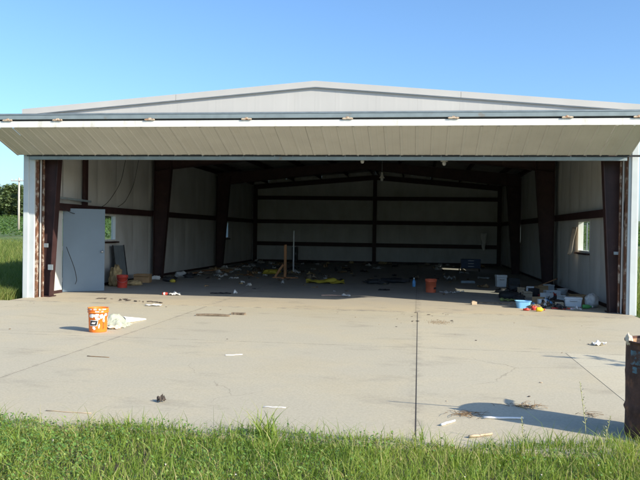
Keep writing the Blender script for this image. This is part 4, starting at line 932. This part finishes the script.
# tall tuft, seeding stalks
def tuft(name, label, x, y, n, h0, h1, sp, lean, mat='blade', bias=.5, z0=-.04, wid=.008):
    v, f, r = blades(n, np.stack([rng.normal(x, sp, n), rng.normal(y, sp, n)], 1), rng.uniform(h0, h1, n), rng.uniform(wid*.6, wid, n), lean, z0, '', '', bias, 5)
    v = v-np.array([x, y, 0]); o = link(name, stuff_mesh(name, v, f, r, mat), None, (x, y, 0)); return tag(o, label, 'grass tuft')
tuft('grass_tuft', 'tall spiky grass tuft at the edge of the apron', 1.08, -9.93, 60, .16, .38, .045, .8, wid=.012)
tuft('grass_tuft', 'thin grass tuft growing out of the end of the dark slab joint', 2.27, -9.85, 26, .12, .24, .03, .6)
tuft('grass_tuft', 'loose grass tuft under the tip of the drum shadow', 3.0, -9.9, 34, .12, .26, .06, .8)
tuft('grass_tuft', 'thick grass tuft at the foot of the rusty drum', 3.72, -10.0, 90, .12, .24, .07, .6)
tuft('grass_tuft', 'grassy tuft around the far side of the rusty drum', 4.25, -9.9, 90, .12, .26, .08, .6)
def stalk(x, y, h, lean, label, leafy=True):
    t = thing('seed_stalk', label, 'weed', (x, y, -.05)); top = Vector((lean, 0, h))
    MB().tube([(0, 0, 0), (lean*.3, 0, h*.5), top], .0032, 5, .0018).build('stem', 'seed', t)
    mb = MB()
    for k in range(26):
        f = .45+.55*k/26; c = Vector((lean*f*f, 0, h*f)); a = k*2.4; d = Vector((math.cos(a), math.sin(a), .7))*(.030*(1.25-f)+.006); n_ = d.cross(Vector((0, 0, 1))).normalized()*.005
        mb.quad(c, c+d*.5+n_, c+d, c+d*.5-n_)
    mb.build('seed_head', 'seed', t); return t
stalk(3.46, -9.98, .58, -.06, 'tallest pale seed stalk in front of the drum shadow')
stalk(3.02, -9.95, .30, -.02, 'short pale seed stalk at the middle of the drum shadow'); stalk(3.55, -10.05, .36, .05, 'leaning pale seed stalk beside the tallest one')
# tall weeds and grass left of the hangar, right of it
def strip(n, x0, x1, y0, y1, h0, h1, w0, w1, bias, seed):
    p = scatter(n, x0, x1, y0, y1); hv = np.array([.5+.5*noise.noise((a*.35, b*.35, seed)) for a, b in p]); hv = hv*(.75+.5*rng.uniform(0, 1, n))
    return blades(n, p, h0+(h1-h0)*hv, rng.uniform(w0, w1, n), .7, -.08, '', '', bias, 3)
pl_ = [strip(4200, -8.6, -6.78, -.9, .35, .2, .62, .006, .016, .6, 9), strip(16000, -11.5, -7.02, -4, 6, .12, .45, .006, .014, .45, 1), strip(26000, -13.5, -6.9, .3, 12, .2, .75, .008, .018, .4, 2), strip(30000, -32, -7.5, 10, 40, .3, .85, .014, .035, .52, 3), strip(16000, -55, -14, 38, 60, .3, .8, .03, .06, .6, 4)]
kind(tag(link('weeds', stuff_mesh('weeds', *join(pl_), 'weed')), 'tall rough grass and weeds outside the left wall', 'weeds'), 'stuff')
pr_ = [strip(9000, 6.72, 9.5, -.6, 6, .12, .5, .006, .014, .45, 5), strip(12000, 7.02, 14, -9, 0, .08, .3, .005, .012, .45, 6), strip(16000, 7, 34, 2, 40, .2, .7, .014, .03, .5, 7)]
kind(tag(link('weeds', stuff_mesh('weeds', *join(pr_), 'weed')), 'rough grass and weeds outside the right wall and beside the apron', 'weeds'), 'stuff')
# crop rows on the far field
n = 110000; X = rng.uniform(-150, 110, n); Yc = np.round(rng.uniform(62, 184, n)/1.1)*1.1+rng.normal(0, .16, n)
Z = np.array([gz(a, b) for a, b in zip(X, Yc)])+rng.uniform(.1, .75, n)
kind(tag(link('crop', stuff_mesh('crop', *leaflets(np.stack([X, Yc], 1), Z, rng.uniform(.2, .42, n), .5), 'crop')), 'even green crop covering the rising field behind the weeds', 'crop'), 'stuff')
# far wood
tv = []
for k in range(300):
    x = rng.uniform(-170, -70) if k % 2 else rng.uniform(-260, 200); y = rng.uniform(188, 245) if k > 90 else rng.uniform(184, 194); hgt = rng.uniform(7.5, 11.5); r = hgt*rng.uniform(.28, .42); z = gz(x, y)
    m = 800; d = rng.normal(0, 1, (m, 3)); d /= np.linalg.norm(d, axis=1)[:, None]; nl = 14
    lob = rng.normal(0, 1, (nl, 3)); lob /= np.linalg.norm(lob, axis=1)[:, None]; li = rng.integers(0, nl, m)
    c = np.array([x, y, z+hgt*.46])+lob[li]*np.array([r*.66, r*.66, hgt*.36])+d*(r*.42)*rng.uniform(.5, 1, m)[:, None]
    c[:, 2] = np.maximum(c[:, 2], z+.1)
    v, f, rr = leaflets(c[:, :2], c[:, 2], rng.uniform(.5, 1.1, m), rng.uniform(.3, .65)); tv.append((v, f, rr))
kind(tag(link('far_wood', stuff_mesh('far_wood', *join(tv), 'tree')), 'dark green wood along the far side of the crop field', 'wood'), 'stuff')
# utility pole
up2 = thing('utility_pole', 'weathered wooden utility pole with a crossarm standing in the field', 'utility pole', (-53.0, 80.0, gz(-53, 80)))
MB().tube([(0, 0, -.2), (0, 0, 7.6)], .17, 10, .12).build('post', 'pole', up2, smooth=True)
MB().bb(-1.15, 1.15, -.16, -.06, 7.1, 7.23).build('crossarm', 'pole', up2)
for x in (-1.0, -.4, .4, 1.0): MB().lathe([(.03, 0), (.05, .06), (.05, .13), (.02, .18)], 8, cap1=True).build('insulator', 'whiteplastic', up2, (x, -.11, 7.23))
# saplings beside the apron on the right; their thin shade falls on the concrete
def sapling(x, y, h, seed, label):
    t = thing('sapling', label, 'sapling', (x, y, -.07)); R = np.random.default_rng(seed); mb = MB(); pts = []
    mb.tube([(0, 0, 0), (.03, .02, h*.5), (-.02, .05, h)], .012, 6, .003)
    for k in range(9):
        f = .3+.65*k/9; a = k*2.4+seed; l = h*.34*(1.15-f); b = Vector((.02*f, .03*f, h*f)); e = b+Vector((math.cos(a)*l, math.sin(a)*l, l*.55)); mb.tube([b, b.lerp(e, .5)+Vector((0, 0, .02)), e], .004, 5, .0015)
        for q in range(40): u = R.uniform(.25, 1.05); pts.append(b.lerp(e, u)+Vector(R.normal(0, .025, 3)))
    mb.build('trunk', 'bark', t); P = np.array(pts)
    link('crown', stuff_mesh('crown', *leaflets(P[:, :2], P[:, 2], R.uniform(.03, .07, len(P)), .45), 'clover'), t)
sapling(7.5, -7.25, 2.25, 3, 'taller thin leafy sapling beside the apron'); sapling(8.15, -4.9, 1.7, 8, 'shorter thin leafy sapling beside the apron')

scene.render.engine = 'CYCLES'
scene.cycles.max_bounces = 10; scene.cycles.diffuse_bounces = 6; scene.cycles.transparent_max_bounces = 12
